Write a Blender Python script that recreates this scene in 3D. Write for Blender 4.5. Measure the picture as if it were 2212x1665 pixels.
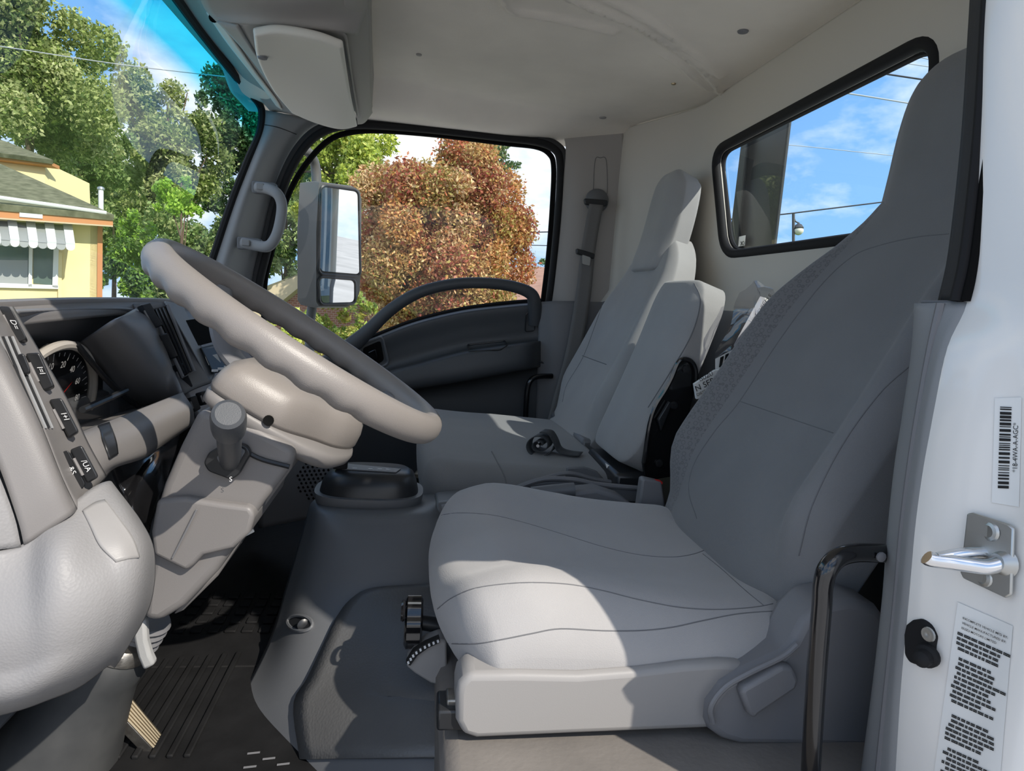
import bpy, bmesh, math, random
import numpy as np
from mathutils import Vector, Matrix
from mathutils.bvhtree import BVHTree
from math import sin, cos, pi, radians, sqrt

random.seed(7); np.random.seed(7)
for o in list(bpy.data.objects): bpy.data.objects.remove(o)
SC = bpy.context.scene
COL = SC.collection

# ------------------------------------------------------------------ camera
# cab frame: x = rearwards, y = towards the passenger side, z = up (floor 0)
IW, IH, F = 2212.0, 1665.0, 1400.0
EY = Vector((-201, 197, F)).normalized()
EX = Vector((1, -0.055, (201 + 197 * 0.055) / F)).normalized()
EZ = EY.cross(EX)
CP = Vector((0, -0.45, 0.65))
def cam2cab(v): return Vector((v.dot(EX), v.dot(EY), v.dot(EZ)))
RIGHT = cam2cab(Vector((1, 0, 0))); UP = cam2cab(Vector((0, 1, 0))); FWD = cam2cab(Vector((0, 0, 1)))
cd = bpy.data.cameras.new('camera'); cam = bpy.data.objects.new('camera', cd); COL.objects.link(cam)
cd.sensor_width = 36; cd.lens = F / IW * 36; cd.clip_start = 0.02; cd.clip_end = 500
R3 = Matrix((RIGHT, UP, -FWD)).transposed()
cam.matrix_world = Matrix.Translation(CP) @ R3.to_4x4()
SC.camera = cam

# ------------------------------------------------------------------ sky, sun, exposure
SC.view_settings.view_transform = 'Standard'; SC.view_settings.look = 'None'
SC.view_settings.gamma = 1; SC.view_settings.use_curve_mapping = False
SC.view_settings.exposure = 0.5
SUN_DIR = Vector((-0.183, 0.208, -0.25)).normalized()     # the way the sunlight travels
sl = bpy.data.lights.new('sun', 'SUN'); sl.energy = 3.8; sl.angle = 0.009; sl.color = (1, 0.93, 0.83)
so = bpy.data.objects.new('sun', sl); COL.objects.link(so)
so.rotation_euler = SUN_DIR.to_track_quat('-Z', 'Y').to_euler(); so.location = (2, -3, 5)

w = bpy.data.worlds.new('sky'); SC.world = w; w.use_nodes = True
nt = w.node_tree; nt.nodes.clear()
def N(nt, t, **k):
    n = nt.nodes.new(t)
    for a, b in k.items(): setattr(n, a, b)
    return n
tc = N(nt, 'ShaderNodeTexCoord')
dot = N(nt, 'ShaderNodeVectorMath', operation='DOT_PRODUCT'); dot.inputs[1].default_value = UP
nt.links.new(tc.outputs['Generated'], dot.inputs[0])
ramp = N(nt, 'ShaderNodeValToRGB')
ramp.color_ramp.elements[0].position = 0.0; ramp.color_ramp.elements[0].color = (0.30, 0.54, 0.86, 1)
ramp.color_ramp.elements[1].position = 0.75; ramp.color_ramp.elements[1].color = (0.075, 0.25, 0.62, 1)
nt.links.new(dot.outputs['Value'], ramp.inputs[0])
mp = N(nt, 'ShaderNodeMapping'); mp.inputs['Scale'].default_value = (1, 1, 2.2); mp.inputs['Location'].default_value = (1.7, 0.3, 2.9)
nt.links.new(tc.outputs['Generated'], mp.inputs[0])
nz = N(nt, 'ShaderNodeTexNoise'); nz.inputs['Scale'].default_value = 2.6; nz.inputs['Detail'].default_value = 7; nz.inputs['Roughness'].default_value = 0.55
nt.links.new(mp.outputs[0], nz.inputs['Vector'])
cr = N(nt, 'ShaderNodeValToRGB')
cr.color_ramp.elements[0].position = 0.45; cr.color_ramp.elements[0].color = (0, 0, 0, 1)
cr.color_ramp.elements[1].position = 0.60; cr.color_ramp.elements[1].color = (1, 1, 1, 1)
nt.links.new(nz.outputs['Fac'], cr.inputs[0])
mx = N(nt, 'ShaderNodeMix', data_type='RGBA')
nt.links.new(cr.outputs[0], mx.inputs[0]); nt.links.new(ramp.outputs[0], mx.inputs[6]); mx.inputs[7].default_value = (1.0, 0.99, 0.98, 1)
bg = N(nt, 'ShaderNodeBackground'); bg.inputs['Strength'].default_value = 1.0
nt.links.new(mx.outputs[2], bg.inputs[0])
wo = N(nt, 'ShaderNodeOutputWorld'); nt.links.new(bg.outputs[0], wo.inputs[0])

# ------------------------------------------------------------------ geometry helpers
def ray(u, v): return cam2cab(Vector(((u - IW / 2) / F, -(v - IH / 2) / F, 1)))
def P(u, v, y=None, x=None, z=None):
    """point of the cab seen at photo pixel (u, v) lying on the plane y=, x= or z="""
    d = ray(u, v)
    k = (y - CP.y) / d.y if y is not None else (x - CP.x) / d.x if x is not None else (z - CP.z) / d.z
    return CP + d * k
def PL(l): return [P(a[0], a[1], y=a[2]) for a in l]
def X(r, f, up): return CP + RIGHT * r + FWD * f + UP * up      # the world outside: level ground, truck parked on a slope
def XU(u, v, D): return X((u - IW / 2) / F * D, D, -(v - IH / 2) / F * D)

ORG = {}
MAT = {}
def thing(name, label, cat, loc, group=None, kind=None):
    o = bpy.data.objects.new(name, None); COL.objects.link(o); o.location = loc; o.empty_display_size = 0.05
    tag(o, label, cat, group, kind); ORG[o] = Vector(loc); return o
def tag(o, label=None, cat=None, group=None, kind=None):
    if label: o['label'] = label
    if cat: o['category'] = cat
    if group: o['group'] = group
    if kind: o['kind'] = kind
    return o
def mk(name, verts, faces, mat, parent=None, smooth=True, bevel=0, bseg=2, sub=0, solid=0, soff=0, ang=40, mats=None, fidx=None, wn=True):
    verts = [Vector(v) for v in verts]
    if parent is not None: org = ORG[parent]
    else:
        org = Vector((sum(v.x for v in verts) / len(verts), sum(v.y for v in verts) / len(verts), min(v.z for v in verts)))
    me = bpy.data.meshes.new(name)
    me.from_pydata([tuple(v - org) for v in verts], [], faces)
    bm = bmesh.new(); bm.from_mesh(me); bmesh.ops.recalc_face_normals(bm, faces=bm.faces); bm.to_mesh(me); bm.free()
    for m in (mats or [mat]): me.materials.append(MAT[m])
    if fidx is not None: me.polygons.foreach_set('material_index', fidx)
    if smooth:
        me.polygons.foreach_set('use_smooth', [True] * len(me.polygons))
        if not sub: me.set_sharp_from_angle(angle=radians(ang))
    o = bpy.data.objects.new(name, me); COL.objects.link(o)
    if parent is not None: o.parent = parent
    else: o.location = org
    ORG[o] = org
    if solid:
        s = o.modifiers.new('solid', 'SOLIDIFY'); s.thickness = solid; s.offset = soff
    if bevel:
        b = o.modifiers.new('bevel', 'BEVEL'); b.width = bevel; b.segments = bseg; b.limit_method = 'ANGLE'; b.angle_limit = radians(35)
        b.harden_normals = False
    if sub:
        s = o.modifiers.new('sub', 'SUBSURF'); s.levels = sub; s.render_levels = sub
    return o
def join_geo(parts):
    V, Fc = [], []
    for v, f in parts:
        n = len(V); V += list(v); Fc += [[i + n for i in q] for q in f]
    return V, Fc
def cr_pt(p0, p1, p2, p3, t):
    return 0.5 * ((2 * p1) + (p2 - p0) * t + (2 * p0 - 5 * p1 + 4 * p2 - p3) * t * t + (3 * p1 - p0 - 3 * p2 + p3) * t ** 3)
def spline(pts, n, closed=False):
    pts = [Vector(p) for p in pts]; m = len(pts); out = []
    segs = m if closed else m - 1
    for i in range(n + (0 if closed else 1)):
        s = i / n * segs; k = min(int(s), segs - 1); t = s - k
        if closed: a, b, c, d = pts[(k - 1) % m], pts[k % m], pts[(k + 1) % m], pts[(k + 2) % m]
        else:
            b, c = pts[k], pts[k + 1]
            a = pts[k - 1] if k > 0 else 2 * b - c
            d = pts[k + 2] if k + 2 < m else 2 * c - b
        out.append(cr_pt(a, b, c, d, t))
    return out
def grid_geo(rows, closed=False):
    nr, nc = len(rows), len(rows[0]); V = [p for r in rows for p in r]; Fc = []
    for i in range(nr - 1):
        for j in range(nc if closed else nc - 1):
            k = (j + 1) % nc
            Fc.append((i * nc + j, i * nc + k, (i + 1) * nc + k, (i + 1) * nc + j))
    return V, Fc
def patch_geo(ctrl, nu=24, nv=24):
    cols = [spline(r, nu) for r in ctrl]
    out = []
    for j in range(nu + 1): out.append(spline([c[j] for c in cols], nv))
    rows = [[out[j][i] for j in range(nu + 1)] for i in range(nv + 1)]
    return grid_geo(rows)
def patch(name, ctrl, mat, parent=None, nu=24, nv=24, solid=0.006, soff=0, **k):
    V, Fc = patch_geo(ctrl, nu, nv); return mk(name, V, Fc, mat, parent, solid=solid, soff=soff, **k)
def loft_geo(rings, caps=True):
    V, Fc = grid_geo(rings, closed=True)
    n = len(rings[0])
    if caps:
        Fc.append(list(range(n))); Fc.append([(len(rings) - 1) * n + i for i in range(n)])
    return V, Fc
def tube_geo(path, r, seg=10, closed=False, flat=None):
    """r: number or list; flat=(axis, factor) squashes the section along a direction"""
    path = [Vector(p) for p in path]; n = len(path); rings = []
    if not hasattr(r, '__len__'): r = [r] * n
    prev = None
    for i, p in enumerate(path):
        if closed: t = path[(i + 1) % n] - path[(i - 1) % n]
        else: t = path[min(i + 1, n - 1)] - path[max(i - 1, 0)]
        t.normalize()
        if prev is None:
            a = t.cross(Vector((0, 0, 1)))
            if a.length < 1e-3: a = t.cross(Vector((1, 0, 0)))
        else: a = prev - t * prev.dot(t)
        a.normalize(); b = t.cross(a); prev = a
        ring = []
        for k in range(seg):
            q = a * cos(2 * pi * k / seg) + b * sin(2 * pi * k / seg)
            q = q * r[i]
            if flat: q -= flat[0] * (q.dot(flat[0]) * (1 - flat[1]))
            ring.append(p + q)
        rings.append(ring)
    if closed: rings.append(rings[0][:]); return loft_geo(rings, False)
    return loft_geo(rings)
def tube(name, path, r, mat, parent=None, seg=10, n=None, closed=False, flat=None, **k):
    if n: path = spline(path, n, closed)
    V, Fc = tube_geo(path, r, seg, closed, flat); return mk(name, V, Fc, mat, parent, **k)
def prism_geo(pts, off):
    pts = [Vector(p) for p in pts]; n = len(pts)
    V = pts + [p + off for p in pts]
    Fc = [list(range(n)), [n + i for i in range(n)]] + [(i, (i + 1) % n, n + (i + 1) % n, n + i) for i in range(n)]
    return V, Fc
def prism(name, pts, off, mat, parent=None, **k):
    V, Fc = prism_geo(pts, Vector(off)); return mk(name, V, Fc, mat, parent, **k)
def roundpoly(pts, r, seg=5):
    """rounds the corners of a polygon of 3D points; r one radius or one per corner"""
    pts = [Vector(p) for p in pts]; n = len(pts); out = []
    for i, p in enumerate(pts):
        rr = r[i] if hasattr(r, '__len__') else r
        a, b = pts[i - 1] - p, pts[(i + 1) % n] - p
        d = min(rr, a.length * 0.45, b.length * 0.45)
        A, B = p + a.normalized() * d, p + b.normalized() * d
        for k in range(seg + 1):
            t = k / seg; out.append(A * (1 - t) ** 2 + p * 2 * t * (1 - t) + B * t * t)
    return out
def box_geo(c, ax, ay, az):
    c = Vector(c); ax, ay, az = Vector(ax), Vector(ay), Vector(az)
    V = [c + ax * i + ay * j + az * k for k in (-1, 1) for j in (-1, 1) for i in (-1, 1)]
    return V, [(0, 1, 3, 2), (4, 5, 7, 6), (0, 1, 5, 4), (2, 3, 7, 6), (0, 2, 6, 4), (1, 3, 7, 5)]
def box(name, c, ax, ay, az, mat, parent=None, **k):
    V, Fc = box_geo(c, ax, ay, az); return mk(name, V, Fc, mat, parent, **k)
def abox(name, lo, hi, mat, parent=None, **k):
    lo, hi = Vector(lo), Vector(hi); h = (hi - lo) / 2
    return box(name, (lo + hi) / 2, (h.x, 0, 0), (0, h.y, 0), (0, 0, h.z), mat, parent, **k)
def cyl_geo(a, b, r0, r1=None, seg=20):
    a, b = Vector(a), Vector(b); r1 = r0 if r1 is None else r1
    t = (b - a).normalized(); q = t.cross(Vector((0, 0, 1)))
    if q.length < 1e-3: q = Vector((1, 0, 0))
    q.normalize(); s = t.cross(q)
    ring = lambda c, r: [c + (q * cos(2 * pi * k / seg) + s * sin(2 * pi * k / seg)) * r for k in range(seg)]
    return loft_geo([ring(a, r0), ring(b, r1)])
def cyl(name, a, b, r0, mat, parent=None, r1=None, seg=20, **k):
    V, Fc = cyl_geo(a, b, r0, r1, seg); return mk(name, V, Fc, mat, parent, **k)
def lathe_geo(c, ax, prof, seg=28):
    """prof: list of (radius, distance along ax)"""
    c, t = Vector(c), Vector(ax).normalized(); q = t.cross(Vector((0, 0, 1)))
    if q.length < 1e-3: q = Vector((1, 0, 0))
    q.normalize(); s = t.cross(q)
    return loft_geo([[c + t * h + (q * cos(2 * pi * k / seg) + s * sin(2 * pi * k / seg)) * r for k in range(seg)] for r, h in prof])
def lathe(name, c, ax, prof, mat, parent=None, seg=28, **k):
    V, Fc = lathe_geo(c, ax, prof, seg); return mk(name, V, Fc, mat, parent, **k)
def text(name, s, o, xd, yd, h, mat, parent=None, align='LEFT', extr=0.0, bold=False):
    c = bpy.data.curves.new(name, 'FONT'); c.body = s; c.size = 1; c.align_x = align; c.resolution_u = 3
    if bold: c.offset = 0.012
    t = bpy.data.objects.new('t', c); COL.objects.link(t)
    bpy.context.view_layer.update()
    me = bpy.data.meshes.new_from_object(t.evaluated_get(bpy.context.evaluated_depsgraph_get()))
    V = [v.co.copy() for v in me.vertices]; Fc = [list(p.vertices) for p in me.polygons]
    bpy.data.objects.remove(t); bpy.data.meshes.remove(me); bpy.data.curves.remove(c)
    xd, yd = Vector(xd).normalized() * h * 1.4, Vector(yd).normalized() * h * 1.4
    return mk(name, [Vector(o) + xd * v.x + yd * v.y for v in V], Fc, mat, parent, smooth=False)
def bvh_of(*obs):
    bpy.context.view_layer.update(); dg = bpy.context.evaluated_depsgraph_get()
    V, Fc = [], []
    for o in obs:
        e = o.evaluated_get(dg); me = e.to_mesh(); n = len(V); mw = o.matrix_world
        V += [mw @ v.co for v in me.vertices]; Fc += [[n + i for i in p.vertices] for p in me.polygons]
        e.to_mesh_clear()
    return BVHTree.FromPolygons(V, Fc)
def hit(b, u, v, off=0.0):
    d = ray(u, v).normalized(); loc, no, i, dist = b.ray_cast(CP, d)
    if loc is None: return None
    if no.dot(d) > 0: no = -no
    return loc + no * off
def seam(name, b, px, r, mat, parent, n=40, off=0.0):
    pts = [Vector((p[0], p[1], 0)) for p in px]
    s = spline(pts, n); pp = [hit(b, q.x, q.y, off) for q in s]; pp = [q for q in pp if q is not None]
    if len(pp) < 3: print('SEAM MISS', name); return
    return tube(name, pp, r, mat, parent, seg=6)

# ------------------------------------------------------------------ materials (all procedural)
def material(name, col, rough=0.5, spec=0.5, metal=0, bump=0, bscale=300, var=0, vscale=6, coat=0, sheen=0, kind='noise', var2=None, bdist=0.001):
    m = bpy.data.materials.new(name); m.use_nodes = True; MAT[name] = m
    t = m.node_tree; b = t.nodes['Principled BSDF']
    b.inputs['Base Color'].default_value = (*col, 1); b.inputs['Roughness'].default_value = rough
    b.inputs['Metallic'].default_value = metal; b.inputs['Specular IOR Level'].default_value = spec
    if coat: b.inputs['Coat Weight'].default_value = coat; b.inputs['Coat Roughness'].default_value = 0.05
    if sheen: b.inputs['Sheen Weight'].default_value = sheen; b.inputs['Sheen Roughness'].default_value = 0.5
    tcn = N(t, 'ShaderNodeTexCoord')
    if var:
        n1 = N(t, 'ShaderNodeTexNoise'); n1.inputs['Scale'].default_value = vscale; n1.inputs['Detail'].default_value = 5
        t.links.new(tcn.outputs['Object'], n1.inputs['Vector'])
        rp = N(t, 'ShaderNodeValToRGB'); rp.color_ramp.elements[0].position = 0.3; rp.color_ramp.elements[1].position = 0.7
        c2 = var2 or tuple(min(1, c * (1 + var)) for c in col)
        rp.color_ramp.elements[0].color = (*[c * (1 - var) for c in col], 1) if var2 is None else (*col, 1)
        rp.color_ramp.elements[1].color = (*c2, 1)
        t.links.new(n1.outputs['Fac'], rp.inputs[0]); t.links.new(rp.outputs[0], b.inputs['Base Color'])
    if bump:
        if kind == 'noise':
            n2 = N(t, 'ShaderNodeTexNoise'); n2.inputs['Scale'].default_value = bscale; n2.inputs['Detail'].default_value = 2
            src = n2.outputs['Fac']
        else:
            n2 = N(t, 'ShaderNodeTexVoronoi'); n2.inputs['Scale'].default_value = bscale
            src = n2.outputs['Distance']
        t.links.new(tcn.outputs['Object'], n2.inputs['Vector'])
        bp = N(t, 'ShaderNodeBump'); bp.inputs['Strength'].default_value = bump; bp.inputs['Distance'].default_value = bdist
        t.links.new(src, bp.inputs['Height']); t.links.new(bp.outputs[0], b.inputs['Normal'])
    return m
def glass(name, tint=(1, 1, 1), refl=0.06, band=False):
    m = bpy.data.materials.new(name); m.use_nodes = True; MAT[name] = m
    t = m.node_tree; t.nodes.clear()
    tr = N(t, 'ShaderNodeBsdfTransparent'); tr.inputs[0].default_value = (*tint, 1)
    gl = N(t, 'ShaderNodeBsdfGlossy'); gl.inputs['Roughness'].default_value = 0.0
    fr = N(t, 'ShaderNodeLayerWeight'); fr.inputs[0].default_value = 0.12
    ml = N(t, 'ShaderNodeMath', operation='MULTIPLY_ADD'); ml.inputs[1].default_value = 0.12; ml.inputs[2].default_value = refl
    t.links.new(fr.outputs['Fresnel'], ml.inputs[0])
    mxs = N(t, 'ShaderNodeMixShader'); out = N(t, 'ShaderNodeOutputMaterial')
    t.links.new(ml.outputs[0], mxs.inputs[0]); t.links.new(tr.outputs[0], mxs.inputs[1]); t.links.new(gl.outputs[0], mxs.inputs[2])
    t.links.new(mxs.outputs[0], out.inputs[0])
    if band:                                        # the dyed shade band along the top of the windscreen
        uv = N(t, 'ShaderNodeUVMap'); sp = N(t, 'ShaderNodeSeparateXYZ'); t.links.new(uv.outputs[0], sp.inputs[0])
        rp = N(t, 'ShaderNodeValToRGB'); e = rp.color_ramp.elements
        e[0].position = 0.0; e[0].color = (0.02, 0.50, 0.80, 1)
        e[1].position = 0.24; e[1].color = (*tint, 1)
        k = rp.color_ramp.elements.new(0.15); k.color = (0.05, 0.62, 0.86, 1)
        t.links.new(sp.outputs[1], rp.inputs[0]); t.links.new(rp.outputs[0], tr.inputs[0])
    return m
material('fabric_mid', (0.30, 0.295, 0.29), 0.9, 0.2, bump=0.35, bscale=900, var=0.05, vscale=9, sheen=0.25)
material('fabric', (0.35, 0.34, 0.335), 0.9, 0.2, bump=0.35, bscale=900, var=0.05, vscale=9, sheen=0.25)
material('fabric_dark', (0.19, 0.19, 0.192), 0.9, 0.2, bump=0.35, bscale=900, var=0.05, vscale=9, sheen=0.2)
material('seam_thread', (0.16, 0.16, 0.165), 0.9, 0.1)
material('vinyl_light', (0.33, 0.33, 0.325), 0.45, 0.4, bump=0.15, bscale=700, var=0.04)
material('plastic_grey', (0.185, 0.175, 0.17), 0.45, 0.4, bump=0.12, bscale=1200, var=0.03)
material('plastic_knee', (0.25, 0.245, 0.245), 0.5, 0.35, bump=0.25, bscale=420, kind='vor', bdist=0.0008)
material('plastic_smooth', (0.28, 0.27, 0.262), 0.42, 0.4, bump=0.08, bscale=900)
material('plastic_mid', (0.17, 0.17, 0.178), 0.45, 0.4, bump=0.12, bscale=1000, var=0.04)
material('plastic_dark', (0.125, 0.13, 0.138), 0.42, 0.45, bump=0.12, bscale=1000, var=0.05)
material('plastic_door', (0.058, 0.062, 0.068), 0.42, 0.45, bump=0.12, bscale=1000, var=0.05)
material('plastic_black', (0.018, 0.019, 0.021), 0.35, 0.5)
material('trim_grey', (0.24, 0.245, 0.25), 0.5, 0.35, bump=0.12, bscale=900)
material('pillar_trim', (0.36, 0.34, 0.32), 0.6, 0.3, bump=0.1, bscale=800)
material('headliner', (0.80, 0.74, 0.65), 0.95, 0.1, bump=0.3, bscale=600, var=0.06, vscale=5)
material('rear_panel', (0.56, 0.53, 0.47), 0.7, 0.25, bump=0.1, bscale=900)
material('visor_vinyl', (0.74, 0.71, 0.64), 0.6, 0.3, bump=0.12, bscale=900)
material('rubber', (0.012, 0.012, 0.013), 0.7, 0.25)
material('rubber_soft', (0.03, 0.03, 0.032), 0.65, 0.35, bump=0.15, bscale=400)
material('black_gloss', (0.008, 0.008, 0.009), 0.18, 0.5, coat=0.6)
material('black_matte', (0.006, 0.006, 0.006), 0.9, 0.1)
material('mat_rubber', (0.009, 0.009, 0.0095), 0.7, 0.22, bump=0.4, bscale=120, var=0.3, vscale=20)
material('vinyl_floor', (0.10, 0.10, 0.10), 0.42, 0.45, bump=0.35, bscale=260, kind='vor', var=0.12, vscale=8, bdist=0.0008)
material('carpet_light', (0.18, 0.165, 0.15), 0.85, 0.2, bump=0.5, bscale=150, var=0.12, vscale=12)
material('boot_rubber', (0.026, 0.028, 0.03), 0.6, 0.35, bump=0.3, bscale=60, var=0.3, vscale=10, var2=(0.065, 0.066, 0.066))
material('wheel_grip', (0.225, 0.205, 0.19), 0.42, 0.55, bump=0.2, bscale=900, var=0.04)
material('white_paint', (0.82, 0.80, 0.765), 0.25, 0.5, coat=0.5)
material('paper', (0.80, 0.79, 0.76), 0.7, 0.2)
material('label_white', (0.78, 0.78, 0.76), 0.4, 0.4)
material('ink', (0.02, 0.02, 0.02), 0.6, 0.2)
material('print_white', (0.75, 0.75, 0.75), 0.5, 0.3)
material('print_red', (0.75, 0.03, 0.02), 0.4, 0.4)
material('gauge_black', (0.012, 0.012, 0.013), 0.5, 0.3)
material('gauge_ring', (0.40, 0.37, 0.33), 0.4, 0.5)
material('chrome', (0.75, 0.76, 0.78), 0.18, 0.5, metal=1)
material('zinc', (0.50, 0.51, 0.50), 0.38, 0.5, metal=1, bump=0.2, bscale=90)
material('brass_worn', (0.55, 0.45, 0.30), 0.4, 0.5, metal=1)
material('metal_worn', (0.36, 0.34, 0.31), 0.45, 0.5, metal=1, var=0.3, vscale=60, bump=0.3, bscale=200)
material('belt_web', (0.17, 0.165, 0.16), 0.75, 0.3, bump=0.4, bscale=500)
material('belt_dark', (0.055, 0.06, 0.065), 0.6, 0.35, bump=0.4, bscale=500)
material('buckle_red', (0.6, 0.02, 0.02), 0.4, 0.4)
material('mirror', (0.92, 0.94, 0.96), 0.0, 0.5, metal=1)
material('mirror_shell', (0.10, 0.10, 0.095), 0.5, 0.4, bump=0.1, bscale=500)
glass('glass_wind', (0.97, 1.0, 0.98), 0.015, band=True)
glass('glass_door', (0.95, 0.97, 0.95), 0.03)
glass('glass_rear', (0.90, 0.97, 1.0), 0.012)
glass('glass_cluster', (0.9, 0.9, 0.9), 0.02)
glass('plastic_bag', (0.80, 0.80, 0.84), 0.10)
# patterned seat fabric: rings woven into the bolsters
m = material('fabric_rings', (0.17, 0.17, 0.172), 0.9, 0.2, bump=0.0)
t = m.node_tree; b = t.nodes['Principled BSDF']; b.inputs['Sheen Weight'].default_value = 0.2
tcn = N(t, 'ShaderNodeTexCoord'); vo = N(t, 'ShaderNodeTexVoronoi'); vo.inputs['Scale'].default_value = 110; vo.inputs['Randomness'].default_value = 0.25
t.links.new(tcn.outputs['Object'], vo.inputs['Vector'])
rp = N(t, 'ShaderNodeValToRGB'); e = rp.color_ramp.elements
e[0].position = 0.30; e[0].color = (0.175, 0.173, 0.176, 1); e[1].position = 0.52; e[1].color = (0.175, 0.173, 0.176, 1)
k = e.new(0.40); k.color = (0.12, 0.12, 0.123, 1)
t.links.new(vo.outputs['Distance'], rp.inputs[0]); t.links.new(rp.outputs[0], b.inputs['Base Color'])

# ================================================================== THE SETTING: cab shell
def sstep(a, b, x):
    t = max(0.0, min(1.0, (x - a) / (b - a))); return t * t * (3 - 2 * t)
# ---- headliner with its pressed ribs
ribs = [([(1170, -40), (1260, 10), (1370, 55), (1470, 115), (1530, 165), (1562, 205)], 0.012, 0.016),
        ([(1085, -10), (1110, 25), (1180, 38), (1260, 55), (1325, 70)], 0.011, 0.014),
        ([(1230, -40), (1330, 10), (1420, 60), (1500, 120), (1555, 165)], 0.011, 0.014),
        ([(1435, 122), (1470, 145), (1500, 172), (1530, 195)], 0.010, 0.010)]
ribs3 = []
for px, wd, ht in ribs:
    ribs3.append(([P(p[0], p[1], z=1.272) for p in px], wd, ht))
ribs3 = [(np.array([(q.x, q.y) for q in spline(pp, 40)]), wd, ht) for pp, wd, ht in ribs3]
def ceil_z(x, y):
    z = 1.277
    ye = 1.62 + 0.20 * sstep(-0.3, 0.65, x)
    z -= 0.060 * sstep(ye - 0.05, ye + 0.13, y)
    z -= 0.03 * sstep(-0.30, -0.58, x) if False else 0
    for c, wd, ht in ribs3:
        d2 = ((c[:, 0] - x) ** 2 + (c[:, 1] - y) ** 2).min()
        if d2 < 9 * wd * wd: z -= ht * math.exp(-d2 / (wd * wd))
    return z
nx, ny = 150, 190
rows = []
for i in range(ny + 1):
    y = -0.04 + 1.98 * i / ny
    rows.append([Vector((-0.60 + 1.44 * j / nx, y, 0)) for j in range(nx + 1)])
for r in rows:
    for q in r: q.z = ceil_z(q.x, q.y)
V, Fc = grid_geo(rows)
ceiling = tag(mk('ceiling', V, Fc, 'headliner', solid=0.012, soff=1, ang=80), kind='structure')
ORGC = ceiling
def clip(u, v, r, m):
    p = P(u, v, z=1.276); p.z = ceil_z(p.x, p.y)
    return lathe('clip', p + Vector((0, 0, 0.002)), (0, 0, -1), [(r * 1.15, 0), (r * 1.1, 0.003), (r, 0.005), (r * 0.3, 0.006)], m, ceiling, seg=16)
clip(1605, 68, 0.011, 'plastic_mid'); clip(1455, 181, 0.006, 'brass_worn'); clip(1302, 254, 0.011, 'pillar_trim'); clip(905, 118, 0.007, 'pillar_trim')
pts = PL([(957, 222, 1.80), (1116, 238, 1.80), (1110, 284, 1.895), (955, 268, 1.895)])
prism('padded_cover', roundpoly(pts, 0.012), (0, -0.012, -0.008), 'headliner', ceiling, bevel=0.006)
roof = abox('trim_1', (-0.64, -0.05, 1.292), (0.87, 1.97, 1.31), 'white_paint', bevel=0.005); tag(roof, kind='structure')

# ---- rear wall with its window
WX = 0.82
wy0, wy1, wz0, wz1 = 0.560, 1.36, 0.815, 1.125
def wall_x(y, z):
    x = WX - 0.14 * sstep(1.45, 1.90, y)
    x -= 0.03 * sstep(0.70, 0.66, z)
    return x
inner = roundpoly([Vector((0, wy0, wz0)), Vector((0, 1.245, wz0)), Vector((0, 1.385, wz1 - 0.005)), Vector((0, wy0 + 0.0, wz1 + 0.01))], 0.07, 8)
cy, cz = (wy0 + wy1) / 2, (wz0 + wz1) / 2
def to_rect(q):
    d = q - Vector((0, cy, cz)); k = 1e9
    if d.y > 0: k = min(k, (1.90 - cy) / d.y)
    if d.y < 0: k = min(k, (-0.05 - cy) / d.y)
    if d.z > 0: k = min(k, (1.272 - cz) / d.z)
    if d.z < 0: k = min(k, (-0.05 - cz) / d.z)
    return Vector((0, cy, cz)) + d * k
dense = []
for i, q in enumerate(inner):
    nq = inner[(i + 1) % len(inner)]; m_ = max(1, int((nq - q).length / 0.03))
    for k in range(m_): dense.append(q.lerp(nq, k / m_))
inner = dense
outer = [to_rect(q) for q in inner]
for cy_, cz_ in ((1.90, 1.272), (-0.05, 1.272), (1.90, -0.05), (-0.05, -0.05)):
    i = min(range(len(outer)), key=lambda i: (outer[i].y - cy_) ** 2 + (outer[i].z - cz_) ** 2); outer[i] = Vector((0, cy_, cz_))
rings = [[Vector((WX + 0.016, q.y, q.z)) for q in inner]]
NK = 34
for k in range(NK + 1):
    t = k / NK
    rings.append([Vector((wall_x(a.lerp(b_, t).y, a.lerp(b_, t).z), a.lerp(b_, t).y, a.lerp(b_, t).z)) for a, b_ in zip(inner, outer)])
V, Fc = loft_geo(rings, False)
fi = []
for f_ in Fc:
    zc = sum(V[i].z for i in f_) / 4; fi.append(1 if zc < 0.675 else 0)
wall_rear = tag(mk('wall_rear', V, Fc, None, mats=['rear_panel', 'plastic_mid'], fidx=fi, solid=0.012, soff=-1, ang=50), kind='structure')
tube('trim_strip', [Vector((wall_x(y, 0.69) - 0.012, y, 0.686)) for y in np.linspace(0.1, 1.7, 30)], 0.004, 'rubber', wall_rear, seg=6)
tube('trim_strip', [Vector((wall_x(y, 1.2) - 0.003, y, 1.269)) for y in np.linspace(0.0, 1.88, 60)], 0.004, 'rubber', wall_rear, seg=6)
window_3 = thing('window_3', 'fixed rear cab window in black rubber seal', None, (WX, cy, wz0)); tag(window_3, kind='structure'); 
tube('seal', [Vector((WX - 0.004, q.y, q.z)) for q in inner], 0.013, 'rubber', window_3, seg=10, closed=True)
def shrink(ring, k): return [Vector((q.x, cy + (q.y - cy) * (1 - k / (wy1 - wy0) * 2), cz + (q.z - cz) * (1 - k / (wz1 - wz0) * 2))) for q in ring]
tube('inner_bead', [Vector((WX + 0.012, q.y, q.z)) for q in shrink(inner, 0.008)], 0.008, 'rubber', window_3, seg=8, closed=True)
mk('pane', [Vector((WX + 0.014, q.y, q.z)) for q in inner], [list(range(len(inner)))], 'glass_rear', window_3, smooth=False)

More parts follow.
